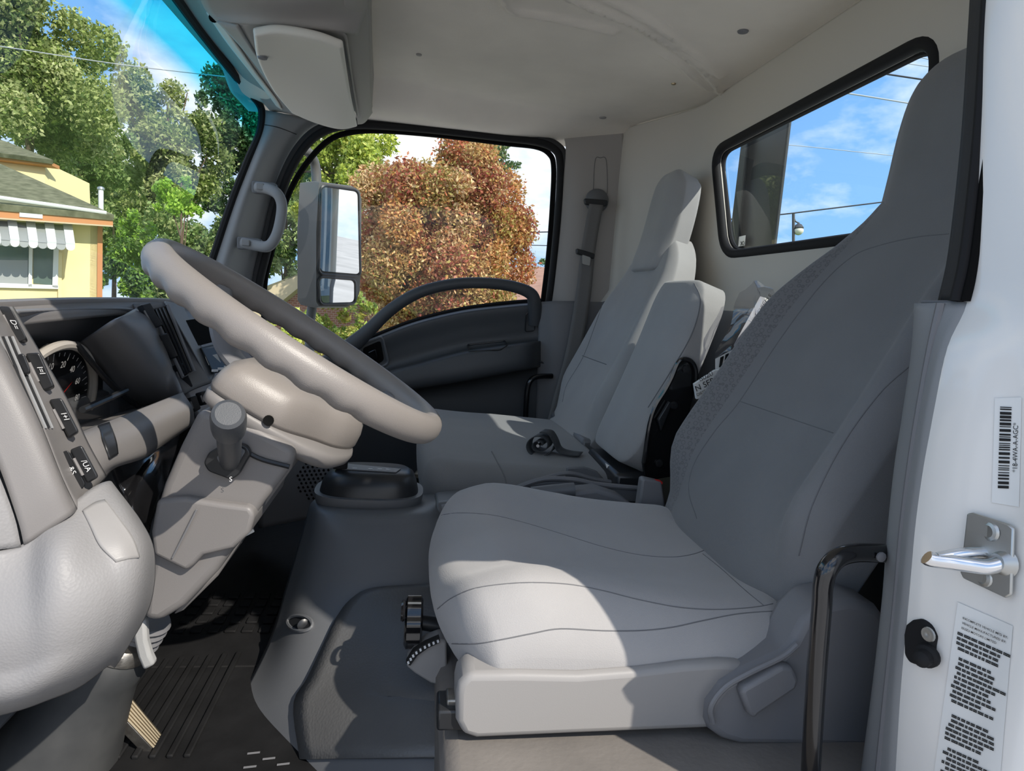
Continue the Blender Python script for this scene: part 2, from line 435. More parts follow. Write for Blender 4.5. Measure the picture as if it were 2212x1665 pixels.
# ---- passenger side pillar
wall_passenger = thing('wall_passenger', 'grey trim of the rear pillar on the passenger side', None, (0.55, 1.88, 0)); tag(wall_passenger, kind='structure')
up = [PL([(1205, 270, 1.905), (1250, 266, 1.905), (1300, 270, 1.89), (1349, 280, 1.85)]),
      PL([(1222, 318, 1.885), (1250, 312, 1.875), (1300, 306, 1.86), (1347, 303, 1.845)]),
      PL([(1216, 420, 1.885), (1250, 420, 1.86), (1310, 420, 1.85), (1366, 420, 1.85)]),
      PL([(1208, 520, 1.885), (1245, 520, 1.86), (1310, 525, 1.85), (1374, 530, 1.85)]),
      PL([(1188, 672, 1.885), (1230, 674, 1.86), (1300, 676, 1.85), (1374, 680, 1.85)])]
upper = patch('upper_trim', up, 'pillar_trim', wall_passenger, solid=0.01, soff=1)
tube('seam_line', PL([(1347, 303, 1.838), (1362, 350, 1.842), (1370, 430, 1.843), (1376, 560, 1.843)]), 0.003, 'rubber', wall_passenger, seg=6, n=20)
lo = [PL([(1166, 652, 1.87), (1210, 650, 1.845), (1290, 652, 1.84), (1380, 655, 1.84)]),
      PL([(1163, 780, 1.87), (1208, 780, 1.84), (1290, 780, 1.835), (1380, 780, 1.83)]),
      PL([(1158, 960, 1.87), (1205, 960, 1.84), (1290, 960, 1.83), (1380, 960, 1.83)])]
patch('lower_trim', lo, 'plastic_mid', wall_passenger, solid=0.012, soff=1)
bv = bvh_of(upper)
slot = [hit(bv, u, v, 0.001) for u, v in ((1286, 345), (1297, 341), (1309, 345), (1312, 400), (1308, 425), (1283, 425), (1282, 400))]
tube('belt_slot_edge', slot, 0.0011, 'seam_thread', wall_passenger, seg=6, closed=True, n=60)

# ---- passenger door: panel, frame seal, glass, arched pull, armrest
door = thing('door_1', 'dark grey passenger door with arched pull handle and armrest', None, (0.0, 1.9, 0)); tag(door, kind='structure')
us = (520, 640, 760, 830, 900, 1000, 1100, 1146, 1172)
def drow(vs, ys): return [P(u, v, y=y) for u, v, y in zip(us, vs, ys)]
R = [drow((870, 806, 748, 718, 692, 668, 656, 652, 651), [1.91] * 9),
     drow((876, 812, 753, 723, 697, 673, 661, 657, 655), [1.875] * 9),
     drow((886, 822, 762, 733, 707, 683, 671, 667, 665), [1.868] * 9),
     drow((925, 860, 795, 767, 744, 720, 706, 700, 698), [1.878] * 9),
     drow((955, 900, 826, 800, 781, 755, 740, 735, 733), [1.872] * 9),
     drow((960, 905, 832, 806, 787, 761, 745, 739, 737), [1.82, 1.82, 1.81, 1.80, 1.795, 1.79, 1.79, 1.80, 1.868]),
     drow((972, 915, 845, 820, 800, 778, 762, 756, 754), [1.815, 1.81, 1.795, 1.785, 1.78, 1.775, 1.775, 1.79, 1.868]),
     drow((985, 935, 880, 850, 838, 822, 803, 795, 790), [1.82, 1.82, 1.80, 1.79, 1.785, 1.78, 1.78, 1.80, 1.868]),
     drow((990, 942, 888, 858, 846, 830, 812, 803, 798), [1.87] * 9),
     drow((1010, 990, 950, 930, 925, 925, 925, 925, 925), [1.872] * 9),
     drow((1150, 1150, 1150, 1150, 1150, 1150, 1150, 1150, 1150), [1.872] * 9)]
dpanel = patch('door_panel', R, 'plastic_door', door, nu=48, nv=60, solid=0.02, soff=-1, ang=60)
wpx = [(556, 660), (560, 610), (577, 540), (598, 450), (625, 372), (662, 312), (705, 281), (760, 270), (830, 271), (950, 281), (1080, 296), (1160, 306), (1198, 322), (1210, 350), (1209, 420), (1200, 530), (1188, 640), (1172, 720), (1166, 900)]
tube('frame_seal', PL([(u, v, 1.885) for u, v in wpx]), 0.014, 'rubber', door, seg=10, n=110)
wpx2 = [(545, 660), (552, 600), (566, 540), (590, 440), (612, 375), (645, 315), (690, 276), (760, 262), (950, 272), (1080, 288), (1165, 298), (1207, 315), (1220, 345), (1218, 430), (1207, 560), (1193, 648), (1178, 720), (1172, 900)]
tube('outer_seal', PL([(u, v, 1.885) for u, v in wpx2]), 0.011, 'rubber_soft', door, seg=8, n=110)
wpx3 = [(570, 700), (572, 610), (588, 540), (606, 470), (630, 405), (668, 345), (715, 300), (770, 284), (840, 283), (960, 293), (1090, 309), (1158, 317), (1187, 333), (1196, 360), (1194, 430), (1186, 540), (1172, 660)]
tube('glass_run', PL([(u, v, 1.93) for u, v in wpx3]), 0.010, 'black_matte', door, seg=8, n=110)
gpx = [(520, 900), (560, 640), (585, 540), (604, 470), (628, 400), (665, 340), (712, 297), (770, 281), (840, 280), (960, 290), (1090, 306), (1165, 316), (1192, 333), (1199, 360), (1197, 430), (1188, 560), (1178, 690), (1178, 760)]
mk('pane', [P(u, v, y=1.945) for u, v in gpx], [list(range(len(gpx)))], 'glass_door', door, smooth=False)
ap = [(700, 790, 1.86, .030), (752, 752, 1.855, .030), (795, 715, 1.85, .024), (845, 668, 1.845, .021), (905, 632, 1.84, .020), (975, 614, 1.84, .0195), (1045, 611, 1.84, .0195), (1105, 618, 1.845, .020), (1146, 634, 1.85, .022), (1155, 660, 1.86, .026), (1156, 700, 1.875, .026)]
s_ = spline([P(a[0], a[1], y=a[2]) for a in ap], 60); rr = [q.x for q in spline([Vector((a[3], 0, 0)) for a in ap], 60)]
V, Fc = tube_geo(s_, rr, 12, flat=(Vector((0, 1, 0)), 0.7)); mk('pull_handle', V, Fc, 'plastic_door', door)
tube('belt_moulding', PL([(620, 812, 1.905), (760, 746, 1.905), (830, 716, 1.905), (900, 690, 1.905), (1000, 666, 1.905), (1100, 653, 1.905), (1170, 648, 1.905)]), 0.007, 'rubber', door, seg=6, n=30)
bv = bvh_of(dpanel)
def on(b, u, v, off=0): 
    h = hit(b, u, v, off); return h if h is not None else P(u, v, y=1.86)
pr = roundpoly([on(bv, *q, 0.001) for q in ((783, 752), (822, 735), (830, 778), (792, 800))], 0.012)
hh = prism('handle_recess', pr, (0, 0.004, 0), 'black_matte', door)
pr = roundpoly([on(bv, *q, 0.002) for q in ((794, 760), (812, 752), (817, 772), (800, 782))], 0.008)
prism('release_lever', pr, (0, -0.014, 0), 'black_gloss', hh, bevel=0.003)
pr = [on(bv, *q, 0.002) for q in ((775, 748), (826, 727), (840, 785), (790, 808))]
tube('recess_bezel', roundpoly(pr, 0.014), 0.005, 'plastic_dark', hh, seg=6, closed=True)
pr = roundpoly([on(bv, *q, 0.001) for q in ((1010, 745), (1090, 736), (1096, 747), (1080, 756), (1012, 760))], 0.010)
tube('pull_cup_edge', pr, 0.003, 'plastic_black', door, seg=6, closed=True)
pr = roundpoly([on(bv, *q, 0.002) for q in ((1136, 676), (1156, 674), (1154, 714), (1134, 716))], 0.010)
tube('cover_edge', pr, 0.0025, 'plastic_black', door, seg=6, closed=True)

# ---- passenger windscreen pillar and header
pillar = thing('trim_2', 'grey windscreen pillar trim on the passenger side', None, (-0.6, 1.85, 0.55)); tag(pillar, kind='structure')
Lp = [(566, 236, 1.83), (563, 280, 1.83), (540, 345, 1.82), (505, 435, 1.81), (468, 548, 1.80), (430, 665, 1.79)]
Rp = [(700, 262, 1.90), (655, 292, 1.90), (613, 360, 1.90), (588, 440, 1.90), (566, 540, 1.90), (540, 665, 1.90)]
ctrl = []
for a, b_ in zip(Lp, Rp):
    A, B = P(a[0], a[1], y=a[2]), P(b_[0], b_[1], y=b_[2])
    m1 = P(a[0] * .72 + b_[0] * .28, a[1] * .72 + b_[1] * .28, y=a[2] - 0.015); m2 = P(a[0] * .3 + b_[0] * .7, a[1] * .3 + b_[1] * .7, y=b_[2] - 0.045)
    ctrl.append([A, m1, m2, B])
pil = patch('pillar_cover', ctrl, 'trim_grey', pillar, solid=0.01, soff=1)
tube('screen_gasket', PL([(345, -55, 0.95), (385, 0, 1.17), (430, 62, 1.38), (490, 140, 1.6), (535, 195, 1.75), (560, 225, 1.82), (566, 250, 1.83), (560, 290, 1.83), (536, 345, 1.82), (501, 435, 1.81), (463, 548, 1.80), (425, 665, 1.79)]), 0.012, 'rubber', pillar, seg=8, n=80)
bv = bvh_of(pil); seam('joint', bv, [(562, 268), (600, 275), (640, 290)], 0.0015, 'plastic_black', pillar)
# header strip above the screen
hd = [PL([(360, -60, 0.95), (388, -2, 1.17), (432, 60, 1.38), (502, 140, 1.6), (556, 206, 1.75), (588, 246, 1.83)]),
      PL([(395, -60, 0.93), (425, 5, 1.14), (468, 70, 1.35), (520, 145, 1.57), (565, 200, 1.73), (602, 242, 1.82)]),
      PL([(420, -60, 0.90), (452, 20, 1.12), (500, 90, 1.33), (550, 155, 1.55), (590, 205, 1.71), (640, 250, 1.81)]),
      PL([(480, -60, 0.88), (510, 30, 1.10), (540, 100, 1.31), (580, 160, 1.53), (625, 215, 1.69), (700, 262, 1.80)])]
header = patch('trim_3', hd, 'pillar_trim', None, solid=0.01, soff=1); tag(header, kind='structure')
bv = bvh_of(header)
led = [[hit(bv, u, v, 0.004) for u, v in r] for r in ([(448, 22), (490, 85), (540, 150), (583, 205), (598, 226)], [(470, 28), (512, 92), (556, 156), (598, 212), (610, 234)])]
if all(q is not None for r in led for q in r): patch('light_strip', led, 'visor_vinyl', header, nu=24, nv=4, solid=0.004)
h_ = hit(bv, 463, 30, 0.008)
if h_ is not None: lathe('screw_hole', h_, (ray(463, 30)).normalized(), [(0.010, 0), (0.009, 0.002), (0.004, 0.003)], 'black_matte', header, seg=14)

# driver's side twin of the pillar, and the header carried on across the cab
pillar_d = thing('trim_4', 'grey windscreen pillar trim on the driver side', None, (-0.6, 0.03, 0.55)); tag(pillar_d, kind='structure')
patch('pillar_cover', [[Vector((q.x, 1.88 - q.y, q.z)) for q in r] for r in ctrl], 'trim_grey', pillar_d, solid=0.01)
patch('header_strip', [[hd[k][0], hd[k][0] + Vector((0.0, -0.45, -0.01)), Vector((hd[k][-1].x, 1.88 - hd[k][-1].y, hd[k][-1].z))] for k in range(4)], 'pillar_trim', header, nu=20, nv=8, solid=0.01)
# ---- windscreen
th_ = PL([(568, 244, 1.84), (537, 193, 1.76), (490, 136, 1.6), (430, 58, 1.38), (385, -4, 1.17), (345, -60, 0.95)])
def mir_y(l): return [Vector((q.x, 1.88 - q.y, q.z)) for q in reversed(l)]
top = th_ + mir_y(th_[:-1])
mh = PL([(505, 420, 1.83)]); b0_ = PL([(422, 680, 1.81)])[0]; m0_ = mh[0]
mid, bot = [], []
for q in top:
    w_ = 1 - (abs(q.y - 0.94) / 0.90) ** 2
    mid.append(Vector((m0_.x - 0.05 * w_, 0.94 + (q.y - 0.94) * 0.99, m0_.z + 0.02 * w_))); bot.append(Vector((b0_.x - 0.09 * w_, 0.94 + (q.y - 0.94) * 0.97, b0_.z)))
V, Fc = patch_geo([top, mid, bot], 24, 24)
window_1 = mk('window_1', V, Fc, 'glass_wind', None); tag(window_1, 'curved windscreen glass with blue shade band', None, kind='structure')
uvl = window_1.data.uv_layers.new(name='UVMap')
for lp in window_1.data.loops:
    uvl.data[lp.index].uv = ((lp.vertex_index % 25) / 24, (lp.vertex_index // 25) / 24)

# ---- front bulkhead and floor
abox_ = abox('wall_front', (-0.84, -0.05, -0.06), (-0.72, 1.95, 0.55), 'plastic_black'); tag(abox_, kind='structure')
floor = tag(abox('floor', (-0.72, -0.02, -0.05), (0.84, 1.90, 0.0), 'black_matte'), kind='structure')
plat = abox('seat_platform', (0.05, -0.02, 0.0), (0.83, 0.78, 0.165), 'carpet_light', floor, bevel=0.02)

# ---- driver's side: rear door jamb, pillar and quarter panel
jamb = thing('wall_driver', 'white painted door jamb of the driver side with grey trim and rubber seals', None, (0.5, 0.0, 0)); tag(jamb, kind='structure')
edge = [(2150, -60), (2142, 60), (2130, 300), (2112, 560), (2094, 655), (2052, 750), (2022, 880), (2000, 1010), (1980, 1150), (1966, 1300), (1948, 1500), (1936, 1700), (1925, 1850)]
c0 = [P(u, v, y=0.058) for u, v in edge]
ctrl = []
for q in c0:
    ctrl.append([q + Vector((0.03, 0.03, 0)), q + Vector((0.006, 0.012, 0)), q, Vector((q.x * .8 + .2 * 0.476, 0.03, q.z)), Vector((0.478, -0.01, q.z)), Vector((0.479, -0.04, q.z)), Vector((0.488, -0.058, q.z)), Vector((0.512, -0.070, q.z)), Vector((0.57, -0.074, q.z))])
djamb = patch('door_jamb', ctrl, 'white_paint', jamb, nu=48, nv=60, solid=0.004)
abox('quarter_panel', (0.55, -0.082, -0.3), (0.86, -0.070, 1.29), 'white_paint', jamb)
abox('quarter_lining', (0.52, 0.085, -0.05), (0.84, 0.095, 1.27), 'pillar_trim', jamb)
# dark rubber of the window part of the opening
sealp = [(2135, -60), (2128, 60), (2112, 300), (2085, 540), (2062, 650)]
ctrl = [[P(u - 26, v, y=0.11), P(u, v, y=0.078), P(u + 26, v, y=0.06), P(u + 46, v, y=0.066)] for u, v in sealp]
patch('window_seal', ctrl, 'rubber_soft', jamb, nu=12, nv=30, solid=0.008)
tube('seal_lip', [P(u + 4, v, y=0.066) for u, v in sealp], 0.0055, 'rubber', jamb, seg=8, n=30)
tube('seal_lip', [P(u + 24, v, y=0.058) for u, v in sealp], 0.004, 'black_matte', jamb, seg=8, n=30)
# grey lower trim running down the jamb
tl = [(1990, 655, 2092, 655), (1982, 760, 2050, 752), (1962, 900, 2018, 890), (1945, 1010, 1999, 1012), (1930, 1150, 1979, 1150), (1918, 1300, 1964, 1300), (1895, 1500, 1946, 1500), (1868, 1700, 1934, 1700), (1850, 1850, 1922, 1850)]
ctrl = [[P(a - 4, b_, y=0.13), P(a, b_, y=0.11), P(a * .5 + c_ * .5, (b_ + d_) / 2, y=0.08), P(c_ - 6, d_, y=0.062), P(c_ + 3, d_, y=0.062)] for a, b_, c_, d_ in tl]
patch('lower_trim', ctrl, 'trim_grey', jamb, nu=16, nv=50, solid=0.008)
tube('trim_bead', [P(a + (c_ - a) * .42, (b_ + d_) / 2, y=0.079) for a, b_, c_, d_ in tl], 0.004, 'plastic_mid', jamb, seg=8, n=50)
prism('trim_cap', [P(1988, 657, y=0.115), P(2092, 657, y=0.06), P(2092, 648, y=0.06), P(1988, 648, y=0.115)], (0.03, 0.02, 0), 'plastic_mid', jamb, bevel=0.002)
# roof rail over the driver's door and an unseen rear corner, shaped to block sun from the console
abox('roof_rail', (-0.60, -0.09, 1.215), (0.60, 0.05, 1.30), 'white_paint', jamb, bevel=0.015)
edge_g = [Vector((x, -0.09, z)) for x, z in ((0.50, 0.84), (0.468, 0.88), (0.465, 0.96), (0.475, 1.02), (0.495, 1.07), (0.49, 1.12), (0.46, 1.165), (0.40, 1.20), (0.30, 1.22))]
prism('door_frame_sun_block', edge_g + [Vector((0.30, -0.09, 1.25)), Vector((0.57, -0.09, 1.25)), Vector((0.57, -0.09, 0.84))], (0, 0.03, 0), 'white_paint', jamb)

# ================================================================== SEATS
def roundbox_geo(half, r, n):
    """box surface divided n times along each side, with edges rounded to radius r; returns verts, faces"""
    idx = {}; V = []; Fc = []
    hx, hy, hz = half
    def add(p):
        k = tuple(round(c, 6) for c in p)
        if k not in idx:
            idx[k] = len(V)
            q = Vector(p); inn = Vector([max(-h + r, min(h - r, c)) for h, c in zip(half, p)])
            d = q - inn
            V.append(inn + d.normalized() * r if d.length > 1e-9 else q)
        return idx[k]
    def lin(h):
        inner = np.linspace(-h + r, h - r, n + 1)
        e = r * np.tan(np.linspace(0, pi / 4, 5))
        return list(-h + r - e[::-1][:-1]) + list(inner) + list(h - r + e[1:])
    L = [lin(hx), lin(hy), lin(hz)]
    for ax in range(3):
        a, b_ = [(1, 2), (2, 0), (0, 1)][ax]
        for s in (-1, 1):
            for i in range(len(L[a]) - 1):
                for j in range(len(L[b_]) - 1):
                    q = []
                    for di, dj in ((0, 0), (1, 0), (1, 1), (0, 1)):
                        p = [0, 0, 0]; p[ax] = s * half[ax]; p[a] = L[a][i + di]; p[b_] = L[b_][j + dj]; q.append(add(p))
                    Fc.append(q if s > 0 else q[::-1])
    return V, Fc
def rbox(name, half, r, f, mat, parent=None, n=10, **k):
    V, Fc = roundbox_geo(half, r, n); return mk(name, [f(v) for v in V], Fc, mat, parent, ang=180, **k)
def station(tab, h):
    """tab rows (h, v1, v2, ...) smoothly interpolated"""
    n = len(tab)
    if h <= tab[0][0]: k = 0
    elif h >= tab[-1][0]: k = n - 2
    else: k = max(i for i in range(n - 1) if tab[i][0] <= h)
    t = (h - tab[k][0]) / (tab[k + 1][0] - tab[k][0])
    if t < 0 or t > 1: return [a + (b_ - a) * t for a, b_ in zip(tab[k][1:], tab[k + 1][1:])]
    a = tab[max(0, k - 1)]; b_ = tab[k]; c = tab[k + 1]; d = tab[min(n - 1, k + 2)]
    return [cr_pt(*q, t) for q in zip(a[1:], b_[1:], c[1:], d[1:])]

# ---------------- driver's seat
dseat = thing('driver_seat', 'grey cloth driver seat with tall headrest and plastic side skirt', 'seat', (0.3, 0.45, 0.185))
DY = 0.45
def f_cush(v):
    s, t, h = v.x / 0.235, v.y / 0.235, v.z / 0.055        # -1..1 front-rear, near-far, down-up
    x = 0.262 + v.x; y = DY + v.y; z = 0.250 + v.z
    upw = sstep(-0.6, 0.9, h)
    z += upw * (0.022 * math.exp(-((abs(t) - 0.74) / 0.20) ** 2) * (0.50 + 0.50 * math.exp(-((s + 0.45) / 0.6) ** 2)) + 0.014 * math.exp(-((s + 0.55) / 0.45) ** 2) - 0.010 * max(0, s) - 0.004)
    if s < 0:
        x += 0.060 * abs(t) ** 3 * abs(s) ** 3                     # rounded nose in plan
        x += 0.022 * (1 - (h + 1) / 2) * abs(s) ** 2               # nose tucks under
    z -= 0.016 * max(0, -s - 0.55) * upw / 0.45
    y += (0.010 * math.exp(-(h / 0.6) ** 2)) * (1 if t > 0 else -1) * min(1, abs(t))
    return Vector((x, y, z))
cush = rbox('cushion', (0.235, 0.235, 0.055), 0.048, f_cush, 'fabric', dseat, n=22)
bv = bvh_of(cush)
S1 = 0.0009
for px in ([(930, 1118), (985, 1108), (1060, 1112), (1130, 1128), (1210, 1152), (1300, 1180), (1380, 1198), (1450, 1203), (1500, 1196), (1540, 1180)],
           [(945, 1315), (975, 1292), (1020, 1272), (1080, 1262), (1150, 1258), (1230, 1262), (1300, 1275), (1380, 1295), (1470, 1312), (1560, 1316), (1650, 1308), (1710, 1290)],
           [(968, 1390), (1030, 1390), (1090, 1380), (1150, 1368), (1210, 1358), (1300, 1362), (1380, 1362), (1450, 1355), (1520, 1340), (1600, 1325), (1700, 1318)],
           [(1518, 1196), (1560, 1230), (1610, 1275), (1650, 1308)]):
    seam('seam', bv, px, S1, 'seam_thread', cush, n=60, off=-0.0003)
BST = [(-0.20, 0.437, 0.10, 0.20), (-0.10, 0.442, 0.20, 0.208), (0.0, 0.452, 0.285, 0.215), (0.06, 0.476, 0.335, 0.222), (0.16, 0.520, 0.425, 0.230), (0.26, 0.566, 0.507, 0.228), (0.40, 0.632, 0.628, 0.222), (0.50, 0.680, 0.715, 0.205), (0.58, 0.716, 0.785, 0.182), (0.64, 0.732, 0.835, 0.150), (0.70, 0.745, 0.88, 0.130)]
def f_back(tab, yc, hmax, th, wing, h0=0.0):
    def f(v):
        h = h0 + (v.z + 1) / 2 * (hmax - h0)
        x, z, hw = station(tab, h); x2, z2, _ = station(tab, h + 0.01)
        a = Vector((x2 - x, 0, z2 - z)).normalized(); n_ = Vector((-a.z, 0, a.x))
        t = v.y
        fr = (v.x + 1) / 2                    # 1 = front face
        e = max(0.0, abs(t) - 0.35) / 0.65
        fwd = wing * math.exp(-((abs(t) - 0.86) / 0.20) ** 2) * sstep(0.02, 0.15, h) * (1 - sstep(hmax * 0.62, hmax * 0.98, h))
        fwd -= 0.02 * e * e
        off = fr * (th + fwd) - th
        return Vector((x, yc + t * hw, z)) + n_ * (off if fr > 0 else off)
    return f
def backrest(name, tab, yc, hmax, th, wing, mats, parent, rr=0.28, n=20, split=0.66, h0=0.0):
    # unit box: x thickness (-1 back .. 1 front), y width, z height
    V, Fc = roundbox_geo((1, 1, 1), rr, n)
    f = f_back(tab, yc, hmax, th, wing, h0)
    fi = []
    for q in Fc:
        c = sum((V[i] for i in q), Vector()) / len(q)
        fi.append(1 if (c.y > split and c.x > 0.55) else 0)
    return mk(name, [f(v) for v in V], Fc, None, parent, mats=mats, fidx=fi, ang=180)
dback = backrest('backrest', BST, 0.462, 0.68, 0.085, 0.055, ['fabric_dark', 'fabric_rings'], dseat, h0=-0.19, n=26)
HST = [(0.0, 0.722, 0.775, 0.118), (0.06, 0.738, 0.84, 0.126), (0.14, 0.748, 0.915, 0.132), (0.22, 0.755, 0.99, 0.130), (0.28, 0.765, 1.045, 0.118), (0.33, 0.785, 1.085, 0.092)]
dhead = backrest('headrest', HST, 0.462, 0.325, 0.07, -0.008, ['fabric_dark', 'fabric_dark'], dseat, rr=0.40, n=12)
bv = bvh_of(dback, dhead)
seam('seam', bv, [(1597, 866), (1650, 884), (1720, 908), (1800, 935)], S1, 'seam_thread', dback, off=-0.0003)
seam('seam', bv, [(1505, 1120), (1488, 1060), (1500, 1000), (1545, 930), (1598, 866), (1680, 740), (1770, 620), (1840, 555), (1900, 530), (1980, 512), (2050, 505)], 0.0011, 'seam_thread', dback, n=80, off=-0.0003)
seam('seam', bv, [(1725, 1200), (1755, 1090), (1820, 960), (1900, 850), (1965, 790)], 0.0011, 'seam_thread', dback, n=40, off=-0.0003)
# side skirt, recliner cover, lever, rails
sk = PL([(1012, 1456, .195), (1120, 1455, .195), (1250, 1458, .195), (1380, 1448, .195), (1480, 1436, .195), (1560, 1431, .195), (1610, 1434, .195), (1640, 1470, .195), (1600, 1572, .195), (1520, 1577, .195), (1250, 1588, .195), (1030, 1598, .195), (1000, 1590, .195), (985, 1560, .195), (986, 1500, .195), (991, 1478, .195)])
prism('side_skirt', sk, (0, 0.05, 0), 'plastic_smooth', dseat, bevel=0.008, bseg=3)
rc = PL([(1526, 1560, .185), (1530, 1520, .185), (1560, 1480, .185), (1610, 1448, .185), (1690, 1412, .185), (1712, 1390, .185), (1735, 1345, .185), (1775, 1308, .185), (1840, 1296, .185), (1900, 1312, .185), (1935, 1360, .185), (1935, 1620, .185), (1760, 1614, .185), (1600, 1612, .185), (1560, 1600, .185), (1535, 1582, .185)])
prism('recliner_cover', rc, (0, 0.06, 0), 'plastic_mid', dseat, bevel=0.010, bseg=3)
rl = PL([(1545, 1552, .172), (1550, 1520, .172), (1580, 1490, .172), (1640, 1460, .172), (1715, 1425, .172), (1720, 1400, .172), (1735, 1365, .172), (1760, 1400, .172), (1765, 1560, .172), (1740, 1592, .172), (1600, 1595, .172), (1562, 1580, .172)])
tube('cover_ridge', PL([(1540, 1560, .182), (1536, 1525, .180), (1566, 1484, .180), (1620, 1452, .180), (1690, 1418, .180), (1722, 1392, .180)]), 0.0035, 'plastic_mid', dseat, seg=8, n=30)
lv = PL([(1602, 1500, .172), (1605, 1488, .172), (1690, 1440, .172), (1715, 1442, .172), (1728, 1470, .172), (1722, 1490, .172), (1640, 1545, .172), (1632, 1556, .172), (1618, 1545, .172)])
prism('recliner_lever', lv, (0, 0.016, 0), 'plastic_mid', dseat, bevel=0.005, bseg=3)
tube('hinge_strap', PL([(1742, 1318, .215), (1722, 1345, .21), (1710, 1375, .205), (1706, 1398, .205)]), 0.009, 'black_gloss', dseat, seg=8, n=16)
rbox('lower_lumbar_pad', (1, 1, 1), 0.35, lambda v: Vector((0.50 + 0.05 * v.x, DY + 0.20 * v.y, 0.215 + 0.045 * v.z)), 'plastic_mid', dseat, n=6)
abox('slide_rail', (0.055, 0.215, 0.190), (0.46, 0.24, 0.208), 'metal_worn', dseat, bevel=0.002)
abox('slide_rail', (0.055, 0.62, 0.190), (0.46, 0.645, 0.208), 'metal_worn', dseat, bevel=0.002)
abox('seat_pan', (0.075, 0.225, 0.205), (0.47, 0.68, 0.235), 'plastic_black', dseat, bevel=0.004)
box('rail_bracket', (0.065, 0.225, 0.19), (0.02, 0, 0), (0, 0.02, 0), (0, 0, 0.012), 'plastic_black', dseat, bevel=0.003)
# suspension dial at the cushion's front
kc = P(893, 1342, y=0.40)
prof = []
V, Fc = [], []
rings = []
for h, k in ((-0.012, 0.85), (-0.009, 1), (0.009, 1), (0.012, 0.85)):
    rings.append([kc + Vector((h, cos(a) * 0.034 * k * (1 + 0.05 * cos(9 * a)), sin(a) * 0.034 * k * (1 + 0.05 * cos(9 * a)))) for a in np.linspace(0, 2 * pi, 72, endpoint=False)])
V, Fc = loft_geo(rings)
knob = mk('adjuster_knob', V, Fc, 'black_gloss', dseat, ang=35)
cyl('knob_stem', kc, kc + Vector((0.06, 0, -0.01)), 0.010, 'plastic_black', dseat)
tube('knob_ring', [kc + Vector((-0.015, -0.012 + 0.016 * cos(a), 0.022 + 0.010 * sin(a))) for a in np.linspace(0, 2 * pi, 16, endpoint=False)], 0.003, 'black_gloss', dseat, seg=6, closed=True)
dp = PL([(880, 1432, .36), (895, 1408, .36), (920, 1392, .36), (950, 1380, .36), (965, 1385, .36), (966, 1440, .36), (962, 1483, .36), (930, 1476, .36), (896, 1455, .36), (878, 1440, .36)])
dial = prism('weight_dial', dp, (0, 0.03, 0), 'plastic_smooth', dseat, bevel=0.003)
dr = PL([(877, 1432, .355), (892, 1408, .355), (918, 1391, .355), (948, 1378, .355), (950, 1388, .355), (924, 1400, .355), (902, 1416, .355), (886, 1438, .355)])
prism('scale_band', dr, (0, 0.01, 0), 'ink', dial)
for i in range(9):
    t = i / 8; q = spline([Vector((882, 1431, 0)), Vector((897, 1412, 0)), Vector((921, 1396, 0)), Vector((946, 1385, 0))], 8)[i]
    c = P(q.x, q.y, y=0.3545)
    box('scale_mark', c, (0.0012, 0, 0.0006), (0, 0.0004, 0), (-0.0006, 0, 0.0018), 'print_white', dial, smooth=False)

# ---------------- passenger bench: cushion, passenger backrest, middle backrest
pseat = thing('passenger_seat', 'grey cloth two person passenger bench cushion with tall outer backrest and headrest', 'seat', (0.25, 1.3, 0.0))
def f_pc(v):
    s, t, h = v.x / 0.24, v.y / 0.36, v.z / 0.075
    x = 0.245 + v.x + 0.03 * abs(t) ** 4 * (s < 0) * abs(s) ** 2; y = 1.25 + v.y; z = 0.215 + v.z + 0.012 * sstep(-1, 1, h) * (1 - t * t) - 0.012 * max(0, s) * sstep(0, 1, h) + 0.012 * max(0, -s) ** 2 * sstep(0, 1, h)
    if s < 0: x += 0.03 * (1 - (h + 1) / 2) * abs(s)
    return Vector((x, y, z))
pc = rbox('cushion', (0.24, 0.36, 0.075), 0.055, f_pc, 'fabric_dark', pseat, n=14)
bv = bvh_of(pc)
seam('seam', bv, [(1062, 975), (1075, 1000), (1090, 1030), (1096, 1060)], 0.0018, 'seam_thread', pc, off=-0.0003)
abox('bench_base', (0.10, 0.95, 0.0), (0.47, 1.60, 0.16), 'plastic_dark', pseat, bevel=0.02)
PST = [(-0.08, 0.415, 0.25, 0.22), (0.0, 0.452, 0.30, 0.235), (0.08, 0.482, 0.37, 0.25), (0.22, 0.545, 0.50, 0.255), (0.36, 0.600, 0.625, 0.245), (0.46, 0.640, 0.715, 0.225), (0.55, 0.662, 0.80, 0.185), (0.62, 0.675, 0.86, 0.14), (0.68, 0.685, 0.91, 0.11)]
pback = backrest('backrest', PST, 1.43, 0.63, 0.085, 0.03, ['fabric_mid', 'fabric_mid'], pseat, h0=-0.07)
PHS = [(0.0, 0.630, 0.775, 0.118), (0.07, 0.652, 0.84, 0.126), (0.15, 0.668, 0.915, 0.126), (0.23, 0.680, 0.99, 0.118), (0.29, 0.690, 1.04, 0.095), (0.34, 0.705, 1.08, 0.07)]
phead = backrest('headrest', PHS, 1.43, 0.315, 0.085, -0.005, ['fabric_mid', 'fabric_mid'], pseat, rr=0.35, n=12)
bv = bvh_of(pback)
seam('seam', bv, [(1258, 768), (1285, 778), (1310, 787)], 0.0014, 'seam_thread', pback, off=-0.0003)
seam('seam', bv, [(1215, 868), (1225, 830), (1260, 770), (1290, 690), (1315, 620), (1335, 575)], 0.0014, 'seam_thread', pback, off=-0.0003)

